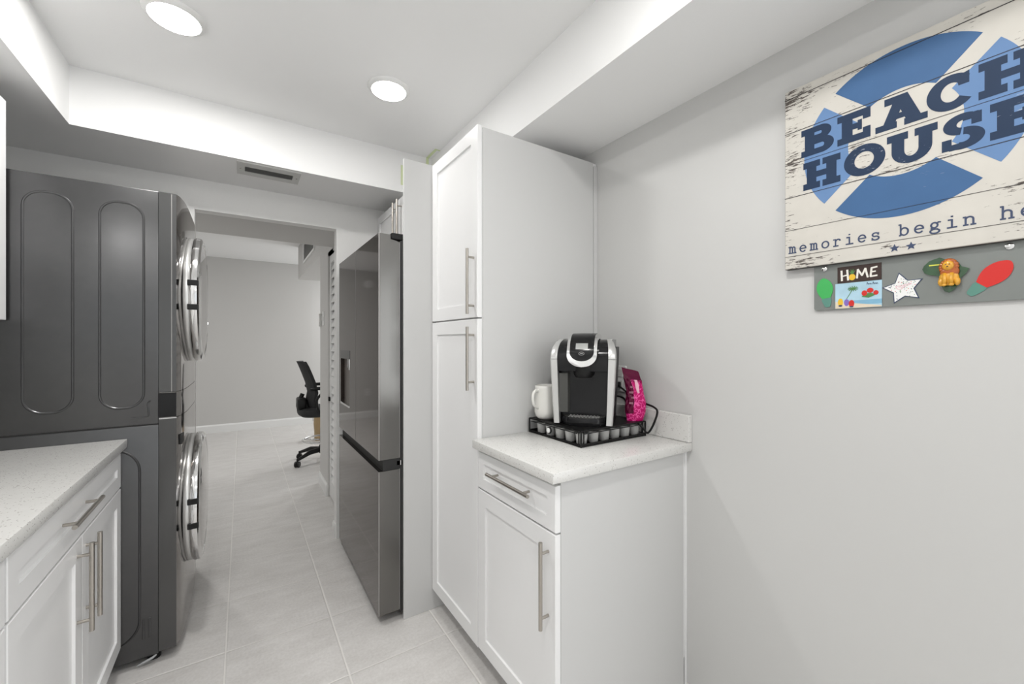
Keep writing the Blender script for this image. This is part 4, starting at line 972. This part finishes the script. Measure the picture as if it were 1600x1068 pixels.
# ------------------------------------------------------------------ mug
mc = (1.052, 1.341, TZ1 + 0.0005)
t = thing('mug', 'large white ceramic mug on the pod drawer beside the coffee maker', 'mug', mc)
mr = 0.047
prof = [(0.026, 0.0), (0.034, 0.001), (0.044, 0.012), (0.0485, 0.030), (0.0485, 0.055), (0.0475, 0.085), (0.0465, 0.126), (0.0460, 0.136), (0.0445, 0.1375), (0.0430, 0.136), (0.044, 0.09), (0.0445, 0.04), (0.038, 0.012), (0.0, 0.006)]
link('body', lathe(nb(), prof, mc, 40), 'ceramic', t, smooth=60)
hd = Vector((-0.93, 0.08, 0)).normalized(); hd = Vector((-0.86, -0.10, 0)).normalized()
hp = [Vector(mc) + hd * a + Vector((0, 0, z)) for a, z in ((0.043, 0.116), (0.060, 0.118), (0.073, 0.106), (0.074, 0.080), (0.066, 0.060), (0.046, 0.048))]
hpp = smoothpath(hp, 6)
link('handle', tube(nb(), hpp, 0.0065, 12), 'ceramic', t, smooth=True)

# ------------------------------------------------------------------ pink bag
bc = (1.318, 1.106, TZ1)
t = thing('snack_bag', 'crumpled magenta foil snack bag leaning between the coffee maker and the wall', 'bag', bc, math.radians(-30))
def bag_pt(u, v):
    """u -1..1 across, v 0..1 up; returns half-width, half-depth, lean"""
    wv = 0.039 * (1 + 0.11 * math.sin(v * 9 - 0.6) - (0.12 if v > 0.8 else 0.15 * max(0, v - 0.6))) * (0.90 + 0.1 * math.sin(v * PI)); dv = 0.024 * (math.sin(PI * min(1, v * 0.93 + 0.10)) ** 0.55) * (1 - 0.25 * v)
    if v > 0.80: dv *= max(0.04, 1 - (v - 0.80) / 0.12)
    return wv, dv
secs = []
N = 20
for i in range(N + 1):
    v = i / N; wv, dv = bag_pt(0, v); z = 0.001 + v * 0.205; lean = -0.016 * v * v + 0.008 * math.sin(v * PI); ly = 0.010 * v
    sec = []
    for k in range(24):
        a = 2 * PI * k / 24; c, s2 = math.cos(a), math.sin(a)
        x = wv * (abs(c) ** 0.8) * (1 if c >= 0 else -1); y = dv * (abs(s2) ** 0.9) * (1 if s2 >= 0 else -1)
        wr = 0.0024 * math.sin(k * 2.1 + i * 1.3) * math.sin(PI * v)
        sec.append((x + lean + wr, y + ly + wr, z - 0.009 * c * v * v))
    secs.append(sec)
bod = L('bag_body', loft(nb(), secs[:17]), 'pink', smooth=50)
L('folded_top', loft(nb(), secs[15:]), 'wine', smooth=50)
# label panels follow the front surface a hair outside it
def bag_panel(k0, k1, i0, i1, off=0.0012):
    bm = nb(); rows = []
    for i in range(i0, i1 + 1):
        cx = sum(p[0] for p in secs[i]) / 24; cy = sum(p[1] for p in secs[i]) / 24
        rows.append([bm.verts.new(((p[0] - cx) * (1 + off / 0.03) + cx, (p[1] - cy) * 1.0 + cy + (-off if p[1] < cy else off), p[2])) for p in [secs[i][k % 24] for k in range(k0, k1 + 1)]])
    for A, B in zip(rows, rows[1:]):
        for j in range(len(A) - 1): bm.faces.new((A[j], A[j + 1], B[j + 1], B[j]))
    return bm
L('dark_label', bag_panel(12, 17, 3, 16), 'wine', bod)
L('pale_stripe', bag_panel(18, 19, 11, 16, 0.0018), 'pinkpale', bod)
bm = nb()
def bag_text(bm, k, i, h=0.006):
    p = Vector(secs[i][k]); c = Vector((sum(q[0] for q in secs[i]) / 24, sum(q[1] for q in secs[i]) / 24, p.z)); n = (p - c).normalized(); tdir = Vector((-n.y, n.x, 0))
    p = p + n * 0.003
    for w_ in range(3):
        q = p + tdir * (w_ - 1) * 0.006
        tube(bm, [q + Vector((0, 0, -h / 2)), q + Vector((0, 0, h / 2)), q + tdir * 0.003 + Vector((0, 0, h / 2)), q + tdir * 0.003 + Vector((0, 0, -h / 3))], 0.0006, 5)
for i in (13, 11, 9, 7): bag_text(bm, 16, i, 0.008)
L('printed_letters', bm, 'pinkpale', bod)

# ------------------------------------------------------------------ far room: drafting chair and paper bag
cx, cy = 0.735, 4.88
t = thing('office_chair', 'black mesh drafting chair with foot ring at the end of the hallway', 'chair', (cx, cy, 0))
bm = nb()
for i in range(5):
    a = math.radians(207 + 72 * i); e = (cx + 0.285 * math.cos(a), cy + 0.285 * math.sin(a))
    m_ = (cx + 0.15 * math.cos(a), cy + 0.15 * math.sin(a))
    tube(bm, [(cx, cy, 0.125), (*m_, 0.118), (*e, 0.072)], 0.02, 10, rs=[0.028, 0.024, 0.014])
cyl(bm, (cx, cy, 0.085), (cx, cy, 0.17), 0.035, 20)
link('star_base', bm, 'black', t, smooth=50)
for i in range(5):
    a = math.radians(207 + 72 * i); e = (cx + 0.29 * math.cos(a), cy + 0.29 * math.sin(a)); b = Vector((-math.sin(a + .6), math.cos(a + .6), 0))
    bm = nb()
    for s in (-1, 1): lathe_c = Vector((e[0], e[1], 0.029)) + b * 0.014 * s; cyl(bm, lathe_c - b * 0.009, lathe_c + b * 0.009, 0.029, 20)
    cyl(bm, (*e, 0.045), (*e, 0.085), 0.009, 10)
    link('caster', bm, 'black', t, smooth=40)
link('gas_lift', cyl(cyl(nb(), (cx, cy, 0.17), (cx, cy, 0.36), 0.026, 20), (cx, cy, 0.36), (cx, cy, 0.50), 0.015, 16), 'bronze', t, smooth=40)
bm = nb(); tube(bm, [(cx + 0.20 * math.cos(a), cy + 0.20 * math.sin(a), 0.235) for a in [2 * PI * i / 40 for i in range(40)]], 0.009, 10, closed=True)
for a in (0.5, 2.6, 4.7): tube(bm, [(cx, cy, 0.225), (cx + 0.20 * math.cos(a), cy + 0.20 * math.sin(a), 0.235)], 0.007, 8)
link('foot_ring', bm, 'chrome', t, smooth=True)
bm = nb(); secs = []
for z, k in ((0.505, 0.86), (0.525, 0.98), (0.555, 1.0), (0.580, 0.96), (0.592, 0.80)):
    secs.append([(cx - 0.01 + 0.235 * k * (abs(math.cos(a)) ** .6) * (1 if math.cos(a) > 0 else -1), cy + 0.24 * k * (abs(math.sin(a)) ** .6) * (1 if math.sin(a) > 0 else -1), z) for a in [2 * PI * i / 36 for i in range(36)]])
link('seat', loft(bm, secs), 'mesh', t, smooth=50)
# back: curved shell, seen from the side
bk = [(-0.150, 0.60, 0.19), (-0.165, 0.68, 0.20), (-0.150, 0.76, 0.205), (-0.170, 0.86, 0.20), (-0.205, 0.96, 0.19), (-0.235, 1.04, 0.17), (-0.255, 1.085, 0.13)]
bm = nb(); secs = []
for x, z, h in bk:
    front = [(cx + x + 0.03 + 0.05 * (y / h) ** 2, cy + y, z) for y in [h * (k / 6 - 1) for k in range(13)]]
    back = [(p[0] - 0.030, p[1] * 1.0, p[2]) for p in front[::-1]]
    secs.append(front + back)
link('backrest', loft(bm, secs), 'mesh', t, smooth=50)
bm = tube(nb(), smoothpath([(cx - 0.02, cy, 0.515), (cx - 0.19, cy, 0.53), (cx - 0.235, cy, 0.62), (cx - 0.195, cy, 0.74)], 6), 0.022, 10)
bx(bm, cx - 0.250, cx - 0.165, cy - 0.10, cy + 0.10, 0.575, 0.70, bev=0.02)
link('lumbar_bracket', bm, 'black', t, smooth=50)
for s in (-1, 1):
    bm = nb(); y = cy + s * 0.235
    tube(bm, smoothpath([(cx - 0.04, y - s * 0.03, 0.54), (cx - 0.08, y + s * 0.02, 0.60), (cx - 0.09, y + s * 0.02, 0.70), (cx - 0.02, y + s * 0.02, 0.775)], 6), 0.014, 8)
    tube(bm, smoothpath([(cx - 0.14, y - s * 0.02, 0.80), (cx - 0.08, y + s * 0.01, 0.81), (cx + 0.08, y + s * 0.01, 0.81)], 6), 0.018, 8)
    link('armrest', bm, 'black', t, smooth=50)
t = thing('paper_bag', 'tan paper bag standing on the floor behind the office chair', 'bag', (0.90, 5.95, 0))
bm = nb(); secs = []
for z, k, j in ((0.0, 0.95, 0), (0.10, 1.0, .004), (0.20, 1.0, -.004), (0.30, 1.02, .003), (0.36, 1.05, 0)):
    secs.append([(0.90 + x * 0.10 * k + j, 5.95 + y * 0.07 * k, z) for x, y in ((-1, -1), (0, -1.05), (1, -1), (1.06, 0), (1, 1), (0, 1.05), (-1, 1), (-1.06, 0))])
link('sack', loft(bm, secs), 'tan', t)
bm = nb(); tube(bm, smoothpath([(0.87, 5.88, 0.35), (0.875, 5.885, 0.42), (0.925, 5.885, 0.42), (0.93, 5.88, 0.35)], 6), 0.004, 8)
link('handle', bm, 'tan', t)
